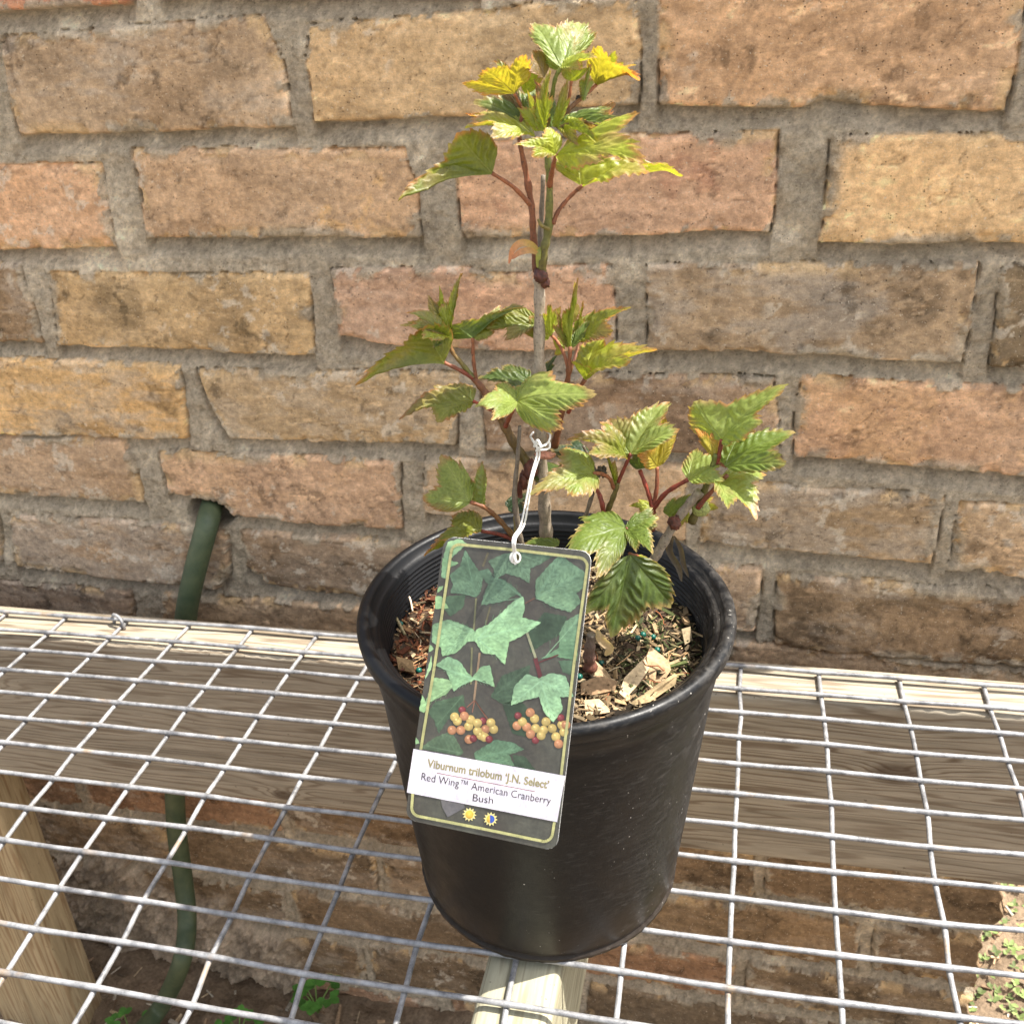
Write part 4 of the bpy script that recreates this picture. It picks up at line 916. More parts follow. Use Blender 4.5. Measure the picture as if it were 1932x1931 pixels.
LV = [
 # top of the plant
 ((1059, 127, 0), (1099, 42, 2.2), (1006, 39, 1.4), (1129, 62, 2.6), 'p', .06), ((1059, 126, -.1), (1128, 108, -1), (1102, 98, .4), (1094, 128, -1), 'y', .1),
 ((1124, 161, 1), (1206, 141, 0), (1133, 85, 0), (1196, 118, .8), 'o', .12), ((1027, 146, 0), (1006, 94, .5), (986, 116, -.5), (1030, 92, 1), 'b', .05),
 ((970, 176, 0), (914, 134, -1.6), (873, 159, -1.4), (991, 106, -1), 'o', .1), ((990, 176, 1), (1014, 124, 1), (992, 132, .6), (1026, 146, 1), 'y', .05),
 ((1012, 247, .4), (948, 178, 1.4), (896, 186, .2), (1003, 158, 2), 'g', .12), ((1010, 256, -.5), (878, 237, -1.4), (920, 204, 1), (930, 254, -2), 'y', .12),
 ((1028, 248, -1), (1037, 130, -1), (1008, 180, -.8), (1042, 185, -1.2), 'y', .03), ((1016, 247, -.8), (997, 168, -.5), (982, 205, -.3), (1008, 205, -1), 'y', .03),
 ((1049, 293, -2), (1208, 292, -4), (1202, 213, -2.4), (1135, 312, -4), 'y', .14), ((1049, 291, -2), (969, 273, -3), (1032, 240, -1.8), (1005, 292, -3), 'y', .14),
 ((1055, 239, -1), (1149, 251, -2.4), (1160, 194, 0), (1112, 246, -1.8), 'b', .14), ((929, 327, -1), (750, 377, -3.2), (868, 250, -1.6), (829, 342, -1), 'u', .16),
 ((1098, 351, 0), (1286, 322, .2), (1092, 290, 1.4), (1220, 330, -1), 'y', .16), ((1101, 190, 0), (1113, 120, 0), (1095, 150, .5), (1118, 150, .5), 'p', .02),
 ((1078, 153, 0), (1096, 110, 0), (1061, 123, 0), (1110, 128, 0), 'y', .05), ((940, 238, 1), (877, 216, 1), (925, 205, 1.2), (905, 230, .6), 'o', .08),
 ((1040, 240, -.5), (1018, 158, .2), (998, 192, 0), (1046, 176, .4), 'g', .06), ((1056, 240, -.4), (1128, 264, -3), (1104, 228, -1), (1088, 272, -2.6), 'y', .12),
 ((1060, 132, .4), (1028, 72, 1.2), (1010, 102, .8), (1052, 78, 1), 'p', .06), ((1002, 250, .5), (932, 222, .8), (948, 200, 1.1), (960, 248, .2), 'u', .1),
 ((985, 215, .6), (930, 168, 1), (958, 150, 1.3), (940, 200, .6), 'b', .08),
 ((1035, 240, -.6), (1010, 148, -.3), (1000, 182, -.2), (1022, 172, -.6), 'b', .04), ((1062, 128, 0), (1078, 56, 1.6), (1056, 88, 1), (1098, 84, 1.2), 'p', .06),
 ((1046, 240, -.8), (1072, 148, -.6), (1056, 188, -.5), (1076, 186, -.6), 'y', .04), ((1052, 238, -.6), (1178, 238, -1.2), (1152, 203, -.3), (1122, 254, -1.6), 'g', .12),
 ((972, 178, .2), (936, 110, .2), (925, 140, -.2), (962, 120, .6), 'u', .08), ((1126, 160, 1), (1160, 96, .8), (1140, 110, .8), (1176, 118, .8), 'y', .08),
 # middle left
 ((848, 632, 0), (808, 556, .4), (800, 592, .1), (832, 582, .4), 'u', .08), ((893, 636, 0), (938, 592, .9), (908, 596, .8), (932, 626, 0), 'u', .1), ((846, 632, 0), (798, 640, -.6), (812, 614, .2), (818, 655, -.8), 'g', .1),
 ((1077, 655, 0), (1118, 598, .6), (1092, 612, .6), (1112, 625, .3), 'g', .06), ((1072, 655, .2), (1050, 585, .2), (1046, 615, 0), (1064, 605, .3), 'u', .05),
 ((847, 631, 0), (871, 513, .6), (831, 578, 0), (858, 562, .3), 'y', .04), ((833, 602, .3), (830, 536, .5), (824, 572, .3), (838, 568, .6), 'y', .02),
 ((846, 631, -.3), (769, 585, -1), (775, 612, -1.6), (822, 588, .4), 'u', .12), ((846, 634, -.4), (755, 611, -1.4), (790, 600, -.6), (800, 636, -1.6), 'y', .1),
 ((837, 684, -.5), (670, 729, -2.4), (800, 622, -1.6), (730, 714, -.6), 'u', .18), ((891, 638, 0), (988, 573, -.5), (846, 616, 0), (975, 598, 1.2), 'g', .14),
 ((905, 622, 1), (944, 574, 2), (915, 590, 1.4), (950, 600, 1.4), 'p', .1),
 ((1018, 612, .5), (919, 622, 0), (950, 578, 1.2), (955, 639, -.6), 'u', .14), ((893, 757, 0), (750, 786, -1), (838, 732, 1.2), (827, 797, -1.4), 'u', .16),
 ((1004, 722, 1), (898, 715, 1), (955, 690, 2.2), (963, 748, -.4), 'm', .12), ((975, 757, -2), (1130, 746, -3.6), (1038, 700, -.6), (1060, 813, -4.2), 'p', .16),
 ((976, 756, -2), (897, 764, -3.6), (926, 795, -4), (935, 726, -1.2), 'p', .14),
 # middle right
 ((1076, 654, 0), (1091, 522, 0), (1062, 588, 0), (1088, 575, .5), 'y', .04), ((1081, 650, .5), (1101, 566, .8), (1090, 602, .5), (1100, 602, .5), 'y', .03),
 ((1040, 633, 0), (1036, 570, -.6), (1018, 596, -.2), (1060, 580, .5), 'y', .1), ((1092, 642, .5), (1187, 576, 0), (1116, 584, 1.2), (1153, 622, -.8), 'u', .1),
 ((1104, 716, 0), (1240, 658, -.8), (1135, 640, 1.6), (1190, 690, -1.4), 'y', .16), ((1103, 716, 0), (1078, 679, 0), (1090, 686, .6), (1112, 690, -.4), 'y', .05),
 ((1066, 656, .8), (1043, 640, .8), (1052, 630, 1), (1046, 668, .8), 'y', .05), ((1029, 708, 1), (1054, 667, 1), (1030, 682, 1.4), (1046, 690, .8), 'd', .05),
 ((1087, 640, .9), (1152, 600, 1.5), (1120, 590, 1.8), (1142, 634, .6), 'b', .1), ((1035, 640, .8), (1000, 596, .4), (985, 622, 0), (1022, 590, 1), 'u', .1),
 # lower right
 ((1185, 864, 0), (1074, 823, -1), (1135, 795, .6), (1112, 858, -1.8), 'u', .14), ((1189, 855, 0), (1261, 753, 1.6), (1149, 792, 1.4), (1279, 810, 0), 'p', .1),
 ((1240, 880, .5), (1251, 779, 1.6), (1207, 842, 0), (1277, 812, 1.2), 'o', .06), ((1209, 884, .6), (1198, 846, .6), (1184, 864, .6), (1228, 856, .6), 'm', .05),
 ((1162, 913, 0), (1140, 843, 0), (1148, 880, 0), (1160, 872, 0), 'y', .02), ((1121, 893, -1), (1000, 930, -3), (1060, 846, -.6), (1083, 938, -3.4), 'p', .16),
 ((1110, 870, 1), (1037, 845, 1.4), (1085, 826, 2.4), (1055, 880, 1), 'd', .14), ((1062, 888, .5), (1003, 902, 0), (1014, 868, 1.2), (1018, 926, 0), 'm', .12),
 ((1362, 831, 0), (1486, 722, 0), (1314, 755, 1.6), (1430, 792, -1), 'p', .12), ((1349, 863, 0), (1311, 808, 0), (1318, 832, 0), (1352, 812, .4), 'o', .04),
 ((1368, 879, -.5), (1500, 811, 0), (1412, 812, 1.4), (1484, 878, -1.6), 'g', .14), ((1298, 904, 0), (1382, 862, .4), (1316, 848, 1.8), (1365, 905, -1), 'p', .12),
 ((1352, 905, -.4), (1428, 978, -2.6), (1444, 898, .6), (1370, 962, -3), 'p', .16), ((1261, 973, .5), (1309, 930, .5), (1270, 938, 1), (1296, 968, .3), 'g', .08),
 ((1313, 958, .8), (1356, 958, .5), (1345, 936, .9), (1334, 972, .4), 'y', .08), ((1228, 956, 1), (1187, 953, 1), (1205, 940, 1.3), (1208, 964, .8), 'y', .08),
 ((1181, 994, -2), (1067, 1041, -4), (1095, 975, -1.2), (1128, 1087, -4.8), 'g', .16), ((1182, 998, -2), (1232, 1044, -3.8), (1244, 980, -1.6), (1200, 1040, -3.8), 'g', .12),
 ((1183, 996, -2), (1230, 955, -1.2), (1200, 964, -1.4), (1240, 990, -1.8), 'g', .08),
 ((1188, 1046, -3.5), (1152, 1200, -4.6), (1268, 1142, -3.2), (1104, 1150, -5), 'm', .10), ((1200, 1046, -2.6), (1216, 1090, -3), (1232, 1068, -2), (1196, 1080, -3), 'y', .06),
 ((1290, 960, .6), (1275, 1000, .2), (1300, 985, .6), (1268, 980, .2), 'y', .06),
 # lower left
 ((888, 948, -1), (832, 857, 0), (798, 939, -1.4), (868, 866, .8), 'p', .08), ((909, 952, -.5), (911, 868, 0), (885, 908, 0), (914, 912, .4), 'p', .04),
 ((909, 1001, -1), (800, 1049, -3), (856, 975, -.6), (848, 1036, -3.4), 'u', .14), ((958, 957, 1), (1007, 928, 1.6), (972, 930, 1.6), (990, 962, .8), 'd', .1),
 ((1055, 1026, -.5), (984, 1026, -.6), (1020, 1013, 0), (1015, 1038, -1), 'g', .06),
]
for k, (B_0, C_0, L_0, R_0, tn, ar) in enumerate(LV): leaf(B_0, C_0, L_0, R_0, tn, ar, seed=k)

# ------------------------------------------------------------------ plant tag
def t5(X, Y): return (735.7 + X * .33134, 991.6 + Y * .33134)
TN = np.array([-.14, -.925, .36]); TN /= np.linalg.norm(TN)
_rim = [pl(RR * 1.004 * math.cos(a), RR * 1.004 * math.sin(a), zz) for a in np.linspace(math.pi, 2 * math.pi, 120) for zz in (.156, .159, .162)]
_mx = max(float(np.dot(p_, TN)) for p_ in _rim)
TC = atz(905, 1328, .163); TC = TC + TN * (_mx - float(np.dot(TC, TN)) + .0005)
TU = np.cross([0, 0, 1.], TN); TU = -TU if TU[0] < 0 else TU; TU /= np.linalg.norm(TU); TV = np.cross(TN, TU); TV = TV if TV[2] > 0 else -TV
def tp(X, Y, h=0.0):
    x, y = t5(X, Y); p = atp(x, y, TC, TN); q = p - TC
    u = np.dot(q, TU); v = np.dot(q, TV)
    return p + TN * h
tagE = empty('plant_tag'); tag(tagE, 'rectangular printed plant tag with berries and leaves tied by white string to the stem', 'plant tag')
TL_, TR_, BR_, BL_ = (311, 58), (1152, 146), (949, 1850), (86, 1668)
def quadpt(u, v):
    a = [(np.array(TL_) * (1 - u) + np.array(TR_) * u), (np.array(BL_) * (1 - u) + np.array(BR_) * u)]
    return a[0] * (1 - v) + a[1] * v
NUc, NVc = 24, 48; rc_u, rc_v = .075, .040
def rr_in(u, v):    # pulls the grid into rounded corners
    cu = min(max(u, rc_u), 1 - rc_u); cv = min(max(v, rc_v), 1 - rc_v)
    du, dv = (u - cu) / rc_u, (v - cv) / rc_v
    if abs(du) > 1e-6 and abs(dv) > 1e-6:
        k_ = max(abs(du), abs(dv)) / math.hypot(du, dv); return cu + du * rc_u * k_, cv + dv * rc_v * k_
    return u, v
us = np.unique(np.concatenate([np.linspace(0, rc_u, 7), np.linspace(rc_u, 1 - rc_u, NUc), np.linspace(1 - rc_u, 1, 7)])); vv = np.unique(np.concatenate([np.linspace(0, rc_v, 7), np.linspace(rc_v, 1 - rc_v, NVc), np.linspace(1 - rc_v, 1, 7)]))
def card(h, name, c, parent, both=True):
    V = []; 
    for hh in (h, h - .00035):
        for u in us:
            for v in vv:
                q = quadpt(*rr_in(u, v)); V.append(tp(q[0], q[1], hh))
    nu, nv = len(us), len(vv); F = gridF(nu, nv); n0 = nu * nv
    F2 = F[:, ::-1] + n0
    loop = [(i, 0) for i in range(nu)] + [(nu - 1, j) for j in range(1, nv)] + [(i, nv - 1) for i in range(nu - 2, -1, -1)] + [(0, j) for j in range(nv - 2, 0, -1)]
    L_ = [i * nv + j for i, j in loop]; E_ = np.array([[L_[k], L_[k] + n0, L_[(k + 1) % len(L_)] + n0, L_[(k + 1) % len(L_)]] for k in range(len(L_))])
    return mk(name, V, np.concatenate([F, F2, E_]), M_PRINT, parent, colr=np.tile(c, (len(V), 1)), smooth=False)
card(0, 'card', (.72, .72, .72), tagE)
# the printed face is one mesh: coloured shapes a hair above the card
PR = MB(); hcount = [0]
from mathutils.geometry import delaunay_2d_cdt
def soft(pts, c, h, c2, seed=0, axis=None):
    """outline filled with a fine net whose colour drifts like a printed photograph"""
    P = [np.array(p, float) for p in pts]; Q = []
    for i in range(len(P)):
        a, b__ = P[i], P[(i + 1) % len(P)]; n_ = max(1, int(np.linalg.norm(b__ - a) / 14)); Q += [a + (b__ - a) * k / n_ for k in range(n_)]
    nb_ = len(Q); A_ = np.array(P)
    x0, y0 = A_.min(0); x1, y1 = A_.max(0)
    for xx in np.arange(x0 + 5, x1, 11):
        for yy in np.arange(y0 + 5, y1, 11):
            ins = False
            for k in range(len(P)):
                ax, ay = P[k]; bx, by = P[(k + 1) % len(P)]
                if (ay > yy) != (by > yy) and xx < (bx - ax) * (yy - ay) / (by - ay + 1e-12) + ax: ins = not ins
            if ins: Q.append(np.array([xx + random.uniform(-2, 2), yy + random.uniform(-2, 2)]))
    vo, eo, fo, ov, oe, of = delaunay_2d_cdt([Vector((q[0], q[1])) for q in Q], [], [list(range(nb_))], 1, .01)
    X = np.array([v.x for v in vo]); Y = np.array([v.y for v in vo]); t = ((Y - y0) / max(1, y1 - y0))[:, None]
    n1 = fbm(X + 500 + seed * 31, Y + 500, .012, 4, seed, .6)[:, None]; n2 = fbm(X + 500, Y + 500 + seed * 17, .05, 3, seed + 2)[:, None]
    C_ = (np.array(c) * (1 - t) + np.array(c2) * t) * (.55 + .9 * n1) * (.78 + .44 * n2)
    if axis is not None:
        (ax, ay), tips = axis[0], axis[1:]
        dd = np.full(len(X), 1e9); ss = np.zeros(len(X))
        for bx, by in tips:
            ex, ey = bx - ax, by - ay; L_ = math.hypot(ex, ey); s1 = np.clip(((X - ax) * ex + (Y - ay) * ey) / L_, 0, L_); d1 = np.hypot(X - ax - ex / L_ * s1, Y - ay - ey / L_ * s1)
            u = d1 < dd; dd = np.where(u, d1, dd); ss = np.where(u, s1, ss)
        C_ = C_ * (1 + .28 * np.cos((ss - .9 * dd) / 26 * 6.2832)[:, None] * smooth(2, 14, dd)[:, None] * .5) * (1 + .3 * smooth(9, 0, dd)[:, None])
    V = [tp(x, y, h) for x, y in zip(X, Y)]; F = []
    for f in fo:
        a, b__, c_ = (V[i] for i in f[:3]); F.append(tuple(f) if np.dot(np.cross(b__ - a, c_ - a), TN) > 0 else tuple(f)[::-1])
    PR.add(V, F, C_)
def flat(pts, c, h, c2=None, sub=1):
    """fan-filled outline, colour may run from c to c2 downwards"""
    P = [np.array(p, float) for p in pts]; Q = []
    for i in range(len(P)):
        a, b__ = P[i], P[(i + 1) % len(P)]; n_ = max(1, int(np.linalg.norm(b__ - a) / 40))
        Q += [a + (b__ - a) * k / n_ for k in range(n_)]
    from mathutils.geometry import tessellate_polygon
    tri = tessellate_polygon([[Vector((q[0], q[1], 0)) for q in Q]])
    V = [tp(q[0], q[1], h) for q in Q]; c = np.array(c); c2 = c if c2 is None else np.array(c2)
    ys_ = np.array([q[1] for q in Q]); t = (ys_ - ys_.min()) / max(1, np.ptp(ys_))
    Cc = c * (1 - t[:, None]) + c2 * t[:, None]
    F = []
    for f in tri:
        a, b__, c_ = (V[i] for i in f); nn = np.cross(b__ - a, c_ - a); F.append(f if np.dot(nn, TN) > 0 else f[::-1])
    PR.add(V, F, Cc)
def circle(cx, cy, r, c, h, n=16, ry=None):
    ry = ry or r; V = [tp(cx, cy, h)] + [tp(cx + r * math.cos(6.2832 * k / n), cy + ry * math.sin(6.2832 * k / n), h) for k in range(n)]
    F = [(0, 1 + (k + 1) % n, 1 + k) for k in range(n)]
    cc = np.tile(c, (n + 1, 1)); cc[0] = np.clip(np.array(c) * 1.2 + .03, 0, 1); cc[1:] *= (.82 - .25 * np.sin(6.2832 * np.arange(n) / n))[:, None]; PR.add(V, F, cc)
def gridfill(u0, u1, v0, v1, cf, h, n=(30, 70)):
    V = []; Cc = []
    for i in range(n[0]):
        for j in range(n[1]):
            u = u0 + (u1 - u0) * i / (n[0] - 1); v = v0 + (v1 - v0) * j / (n[1] - 1); q = quadpt(*rr_in(u, v)); V.append(tp(q[0], q[1], h)); Cc.append(cf(q[0], q[1]))
    PR.add(V, [tuple(f[::-1]) for f in gridF(*n)] if False else [tuple(f) for f in gridF(*n)], np.array(Cc))
DK = np.array(lin(76, 69, 66))
def bgc(x, y):
    n_ = float(fbm(np.array([x + 50.]), np.array([y + 90.]), .006, 3, 5)[0]); return DK * (.7 + .6 * n_) + np.array([.0, .02, .01]) * n_
gridfill(.0, 1., .0, 1., bgc, .00010, (26, 60))
g1, g2, g3, g4, g5 = lin(84, 126, 106), lin(128, 186, 146), lin(138, 198, 142), lin(60, 92, 76), lin(104, 158, 128)
h = .00016
def pleaf(pts, c, c2, h_, veins=None):
    # serrate the outline a little
    P = [np.array(p, float) for p in pts]; out = []
    for i in range(len(P)):
        a, b__ = P[i], P[(i + 1) % len(P)]; d = b__ - a; L_ = np.linalg.norm(d); n_ = max(1, int(L_ / 16)); nn = np.array([d[1], -d[0]]) / (L_ + 1e-6)
        for k in range(n_): out.append(a + d * k / n_ + nn * (2.2 if k % 2 else -1.2) * (L_ > 30))
    c = np.array(c); c2 = np.array(c2); c = (c * .66 + c.mean() * .34) * .84 * np.array([1.08, 1, .86]); c2 = (c2 * .74 + c2.mean() * .26) * .94 * np.array([1.1, 1, .84]); hcount[0] += 1; soft(out, c, h_, c2, hcount[0], veins)
    if veins:
        x0, y0 = veins[0]
        for x1, y1 in veins[1:]:
            d = np.array([x1 - x0, y1 - y0]); L_ = np.linalg.norm(d); nn = np.array([d[1], -d[0]]) / L_
            q0 = np.array([x0, y0]); q1 = np.array([x1, y1]); flat([q0 + nn * 3.0, q1 + nn * 1.0, q1 - nn * 1.0, q0 - nn * 3.0], np.array(c) * 1.35, h_ + .00002)
            for k in range(1, 6):
                for sg in (1, -1):
                    p0 = q0 + d * k / 6.5; e = d / L_ * L_ * .17 + nn * sg * L_ * .16 * (1 - k / 8); flat([p0 - nn, p0 + e + nn, p0 + e - nn * 2.5], np.array(c) * .72, h_ + .00002)
pleaf([(880, 490), (1010, 515), (965, 620), (880, 665), (800, 720), (790, 600)], g4, np.array(g4) * .7, h)
pleaf([(575, 970), (640, 850), (800, 790), (790, 860), (700, 1010), (640, 1010)], np.array(g4) * 1.1, g4, h, [(600, 960), (790, 800)])
pleaf([(640, 1010), (740, 980), (800, 1060), (780, 1200), (700, 1180)], np.array(g4) * .8, np.array(g4) * .6, h)
pleaf([(215, 1060), (260, 1000), (420, 960), (430, 1050), (330, 1100), (280, 1180), (250, 1100)], lin(72, 112, 88), g4, h, [(410, 970), (260, 1140)])
pleaf([(175, 1262), (250, 1205), (350, 1165), (420, 1290), (400, 1305), (200, 1268)], lin(84, 122, 98), lin(70, 104, 84), h, [(400, 1290), (210, 1250)])
pleaf([(480, 1290), (600, 1215), (700, 1230), (765, 1270), (680, 1300), (710, 1366), (490, 1330)], lin(78, 132, 108), lin(90, 140, 112), h, [(490, 1320), (740, 1265), (690, 1350)])
pleaf([(700, 1300), (770, 1310), (830, 1390), (712, 1368)], g4, np.array(g4) * .7, h)
pleaf([(325, 400), (430, 390), (420, 460), (345, 515), (300, 460)], lin(76, 120, 96), g4, h)
pleaf([(560, 200), (640, 160), (760, 140), (860, 170), (870, 210), (800, 240), (795, 325), (740, 290), (660, 270), (600, 300), (590, 240)], g1, g1, h + .00002, [(700, 150), (800, 310), (600, 290), (865, 205)])
pleaf([(870, 150), (960, 165), (920, 175), (870, 210), (820, 165)], g1, g4, h)
pleaf([(430, 135), (470, 200), (530, 290), (520, 370), (490, 405), (420, 385), (345, 380), (360, 330), (340, 280), (400, 230)], lin(80, 128, 104), g1, h + .00003, [(490, 400), (432, 150), (355, 370), (525, 300)])
pleaf([(500, 260), (560, 240), (590, 290), (640, 300), (700, 340), (765, 410), (720, 390), (640, 430), (520, 450), (540, 380), (560, 330)], lin(78, 126, 106), g1, h + .00004, [(760, 408), (530, 440), (570, 260)])
pleaf([(830, 400), (830, 310), (900, 230), (960, 170), (1000, 178), (1020, 200), (1110, 262), (1118, 340), (1062, 380), (1090, 430), (1030, 490), (930, 460), (860, 420)], lin(84, 134, 112), lin(100, 148, 120), h + .00004, [(832, 410), (1080, 270), (980, 180), (1030, 480)])
pleaf([(1088, 490), (1000, 540), (965, 610), (965, 690), (860, 755), (940, 742), (1066, 765), (1078, 600)], g5, lin(92, 150, 118), h + .00003, [(880, 750), (1080, 520)])
pleaf([(1060, 760), (960, 765), (985, 830), (1040, 850)], lin(80, 128, 104), g4, h + .00002)
pleaf([(205, 1000), (250, 862), (330, 870), (366, 902), (330, 950), (230, 1000), (195, 1062), (168, 1050), (185, 960)], g3, g3, h + .00005, [(360, 905), (180, 1030)])
pleaf([(262, 398), (296, 400), (335, 466), (258, 470)], g3, g3, h + .00003); pleaf([(300, 180), (392, 210), (336, 240), (338, 300), (294, 292)], lin(110, 172, 122), g5, h + .00003)
pleaf([(330, 90), (400, 72), (440, 100), (330, 200), (305, 175)], g3, g5, h + .00002); pleaf([(280, 345), (305, 340), (300, 360), (270, 378)], g3, g3, h + .00003)
pleaf([(240, 680), (250, 700), (222, 716), (228, 676)], g3, g3, h + .00003); pleaf([(238, 735), (240, 800), (215, 850), (200, 870)], g3, lin(160, 214, 168), h + .00003); pleaf([(150, 1200), (170, 1235), (146, 1240)], g3, g3, h + .00003)
def ln_(a, b__, w_, c, h_):
    a = np.array(a, float); b__ = np.array(b__, float); d = b__ - a; nn = np.array([d[1], -d[0]]) / np.linalg.norm(d) * w_; flat([a + nn, b__ + nn, b__ - nn, a - nn], c, h_)
stc = lin(112, 112, 84)
ln_((492, 410), (478, 590), 5, stc, h + .00005); ln_((468, 690), (462, 900), 5, stc, h + .00005); ln_((572, 458), (545, 560), 5, lin(96, 92, 72), h + .00005); ln_((512, 720), (480, 990), 6, lin(140, 118, 96), h + .00005)
ln_((780, 602), (832, 752), 7, lin(140, 142, 116), h + .00006); ln_((828, 750), (862, 872), 12, lin(92, 48, 52), h + .00006); ln_((850, 775), (960, 732), 4, lin(90, 50, 50), h + .00006); ln_((770, 440), (828, 408), 3, lin(96, 70, 60), h + .00006)
ln_((560, 150), (530, 230), 6, lin(90, 84, 66), h + .00004)
pleaf([(245, 560), (330, 530), (420, 560), (480, 590), (500, 650), (440, 660), (380, 720), (300, 740), (290, 690), (240, 660)], lin(112, 170, 132), lin(130, 190, 144), h + .00006, [(478, 595), (250, 640), (300, 730), (330, 540)])
pleaf([(760, 400), (770, 460), (755, 520), (862, 548), (760, 620), (680, 660), (655, 787), (600, 730), (530, 722), (478, 640), (490, 590), (560, 560), (640, 490), (700, 430)], lin(122, 186, 148), lin(140, 204, 152), h + .00008, [(500, 640), (745, 420), (850, 550), (655, 775), (520, 700)])
pleaf([(262, 790), (330, 740), (400, 770), (440, 830), (470, 860), (520, 800), (570, 790), (585, 850), (596, 916), (540, 880), (480, 875), (400, 910), (364, 940), (350, 890), (320, 820)], lin(118, 184, 146), lin(136, 200, 152), h + .00008, [(470, 865), (270, 795), (590, 905), (370, 930)])
for q in ((440, 1030), (470, 1060), (540, 1070), (575, 1120), (555, 1095)): ln_((484, 990), q, 2.4, lin(140, 96, 80), h + .00007)
yb, ob_, rb2 = lin(188, 164, 100), lin(182, 128, 92), lin(118, 46, 52); Rq = random.Random(2)
for (x, y, q) in ((370, 1085, 0), (355, 1160, 1), (425, 1080, 1), (412, 1045, 2), (460, 1100, 0), (405, 1160, 1), (450, 1138, 0), (500, 1120, 0), (530, 1108, 2), (500, 1165, 0), (545, 1156, 1), (592, 1155, 0), (576, 1118, 0), (540, 1200, 0), (452, 1212, 1), (476, 1208, 2), (566, 1212, 2), (520, 1190, 0), (385, 1108, 0),
                  (755, 1112, 0), (725, 1135, 1), (731, 1078, 2), (825, 1095, 0), (780, 1142, 1), (830, 1150, 0), (802, 1182, 1), (875, 1160, 0), (862, 1190, 0), (830, 1217, 2), (890, 1112, 0), (800, 1060, 1), (925, 1150, 0), (980, 1130, 0), (946, 1197, 0), (962, 1238, 1), (974, 1090, 2), (992, 1170, 0), (1003, 1130, 1)):
    circle(x, y, 26 if q < 2 else 21, np.array((yb, ob_, rb2)[q]) * Rq.uniform(.85, 1.05), h + .00009 + Rq.uniform(0, .00002)); circle(x - 6, y - 8, 7, np.clip(np.array((yb, ob_, rb2)[q]) * 1.5 + .05, 0, .9), h + .00012, 8)
pleaf([(690, 1020), (710, 910), (780, 840), (850, 865), (920, 835), (1000, 850), (1046, 970), (970, 970), (985, 1040), (932, 1116), (880, 1060), (850, 970), (770, 990)], lin(120, 182, 148), lin(138, 200, 156), h + .00013, [(860, 880), (700, 1010), (932, 1100), (1040, 960)])
# white band, rules and emblems
PAPER = lin(226, 220, 232)
flat([(136, 1266), (1001, 1420), (975, 1555), (954, 1682), (98, 1514)], PAPER, h + .00016, np.array(PAPER) * .97)
flat([(290, 1550), (420, 1572), (430, 1600), (330, 1655), (300, 1600)], lin(98, 96, 98), h + .00008, lin(110, 108, 112))
gold = lin(168, 166, 116)
def strippoly(pts, w_, c, h_):
    for a, b__ in zip(pts[:-1], pts[1:]):
        a = np.array(a, float); b__ = np.array(b__, float); d = (b__ - a)
        if np.linalg.norm(d) < 1: continue
        d /= np.linalg.norm(d); ln_(a - d * w_ * .25, b__ + d * w_ * .25, w_, c, h_)
def arc(cx, cy, r0, a0, a1, n=6): return [(cx + r0 * math.cos(math.radians(a0 + (a1 - a0) * k / n)), cy + r0 * math.sin(math.radians(a0 + (a1 - a0) * k / n))) for k in range(n + 1)]
strippoly([(178, 1268), (255, 800), (350, 150)] + arc(398, 152, 48, 180, 275) + [(740, 138), (1072, 178)] + arc(1075, 228, 50, -88, 8) + [(1050, 780), (977, 1412)], 8, gold, h + .00020)
strippoly([(132, 1522), (126, 1600)] + arc(176, 1600, 50, 180, 100) + [(520, 1718), (868, 1790)] + arc(878, 1742, 50, 100, 5) + [(938, 1684)], 8, np.array(gold) * 1.15, h + .00020)
ln_((270, 1403), (826, 1508), 1.6, lin(140, 60, 60), h + .00020)
def sun(cx, cy, half):
    pts = []
    for k in range(24):
        a = 2 * math.pi * k / 24 + .1; r_ = 41 if k % 2 == 0 else 27; pts.append((cx + r_ * math.cos(a), cy + r_ * math.sin(a)))
    flat(pts, lin(236, 222, 150), h + .00020); circle(cx, cy, 24, lin(232, 186, 74), h + .00022)
    if half: flat([(cx - 3, cy - 23)] + arc(cx, cy, 23, -90, 90, 8) + [(cx - 3, cy + 23)], lin(60, 92, 180), h + .00024)
sun(455, 1639, False); sun(575, 1665, True)
card_print = PR.build('printed_picture', M_PRINT, tagE, smooth=False)
# lettering on the tag
def text_mb(s_, p0, p1, height, c, h_, name, xs_=1.0, off=0.0, shear=0.0, serif=False):
    cu = bpy.data.curves.new('txt', 'FONT'); cu.body = s_; cu.size = 1; cu.offset = off; cu.resolution_u = 4; cu.shear = shear; cu.fill_mode = 'FRONT'
    ob = bpy.data.objects.new('txt', cu); col.objects.link(ob); bpy.context.view_layer.update()
    me = bpy.data.meshes.new_from_object(ob.evaluated_get(bpy.context.evaluated_depsgraph_get()))
    V0 = np.array([v.co[:] for v in me.vertices]); F0 = [tuple(p.vertices) for p in me.polygons]
    bpy.data.objects.remove(ob); bpy.data.curves.remove(cu); bpy.data.meshes.remove(me)
    x0, x1 = V0[:, 0].min(), V0[:, 0].max(); p0 = np.array(p0, float); p1 = np.array(p1, float); d = p1 - p0; Lh = np.linalg.norm(d); d /= Lh; nn = np.array([-d[1], d[0]])
    up = np.array([.13, -1.]); up /= np.linalg.norm(up)
    V = []
    for x, y, _ in V0:
        q = p0 + d * (x - x0) / (x1 - x0) * Lh + up * y / .72 * height; V.append(tp(q[0], q[1], h_))
    F = []
    for f in F0:
        a, b__, c_ = (V[i] for i in f[:3]); F.append(f if np.dot(np.cross(b__ - a, c_ - a), TN) > 0 else f[::-1])
    return mk(name, V, F, M_PRINT, tagE, colr=np.tile(c, (len(V), 1)), smooth=False)
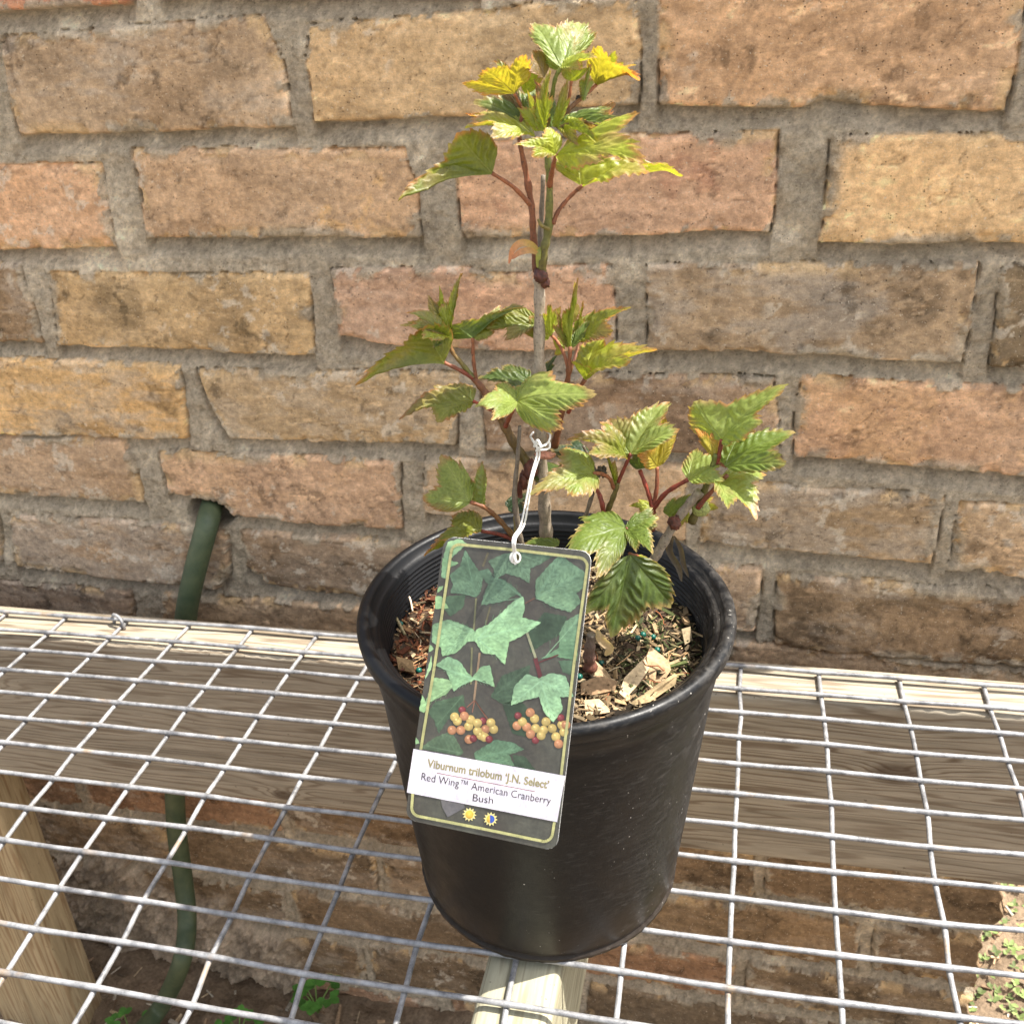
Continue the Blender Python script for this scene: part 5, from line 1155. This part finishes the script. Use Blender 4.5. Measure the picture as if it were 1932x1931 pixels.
text_mb("Viburnum trilobum \u2018J.N. Select\u2019", (212, 1368), (905, 1492), 47, lin(150, 141, 104), h + .00022, 'lettering', off=.028)
text_mb("Red Wing\u2122 American Cranberry", (180, 1442), (916, 1582), 44, lin(44, 36, 36), h + .00022, 'lettering', off=-.004)
text_mb("Bush", (472, 1562), (587, 1579), 44, lin(44, 36, 36), h + .00022, 'lettering', off=-.004)
# eyelet: the punched hole shows pale root and chips through it
cx, cy = 717, 178
V = []; n = 28
for rr0, hh in ((24, .0006), (34, .00055)):
    for k in range(n): V.append(tp(cx + rr0 * math.cos(6.2832 * k / n), cy + (rr0 * 1.06) * math.sin(6.2832 * k / n), hh))
V2 = [tp(cx, cy, .0004)] + [tp(cx + 25 * math.cos(6.2832 * k / n), cy + 27 * math.sin(6.2832 * k / n), .0004) for k in range(n)]
F = [(k, (k + 1) % n, n + (k + 1) % n, n + k) for k in range(n)]
mk('hole_edge', V, F, M_PRINT, tagE, colr=np.tile((.75, .75, .72), (len(V), 1)))
mk('hole', V2, [(0, 1 + k, 1 + (k + 1) % n) for k in range(n)], M_CHIP, tagE, colr=np.tile((.10, .09, .05), (len(V2), 1)))
# string
hole = tp(722, 185, .001); kn = P3(1014, 845, -1.2)
def cord(pts, r=.00045, name='string'):
    V, F = tubeVF(catmull(pts, 8), r, 8); return mk(name, V, F, M_CORD, tagE)
q1 = tp(716, 205, .0016)
cord([tp(705, 180, .001), tp(716, 150, .002), tp(726, 60, .0045), P3(984, 985, -3.2), P3(1000, 905, -2), P3(1012, 862, -1.3), kn])
cord([tp(722, 215, .0016), tp(724, 150, .0022), tp(742, 60, .005), P3(990, 985, -3.0), P3(1004, 905, -1.9), P3(1017, 862, -1.2), kn + np.array([.0008, 0, .0006])])
cord([tp(705, 200, .0016), tp(712, 170, .0024), tp(722, 150, .0026)], .0006)
cord([tp(728, 205, .0014), tp(720, 170, .0026), tp(722, 140, .0028)], .0006)
cord([kn, P3(1004, 828, -.6), P3(1001, 822, .2), P3(1006, 815, .9)])
cord([kn, P3(1022, 842, -1.2), P3(1034, 834, -.6), P3(1038, 820, .2), P3(1032, 814, .8)])
cord([kn, P3(1012, 836, -1.2), P3(1026, 840, -1.1), P3(1036, 833, -.5), P3(1036, 845, -.7), P3(1022, 848, -1.2), kn])
cord([P3(1008, 842, -1.1), P3(1014, 830, -1.2), P3(1020, 842, -1.4), P3(1012, 850, -1.3)], .0006)
print('OBJECTS', len(bpy.data.objects))
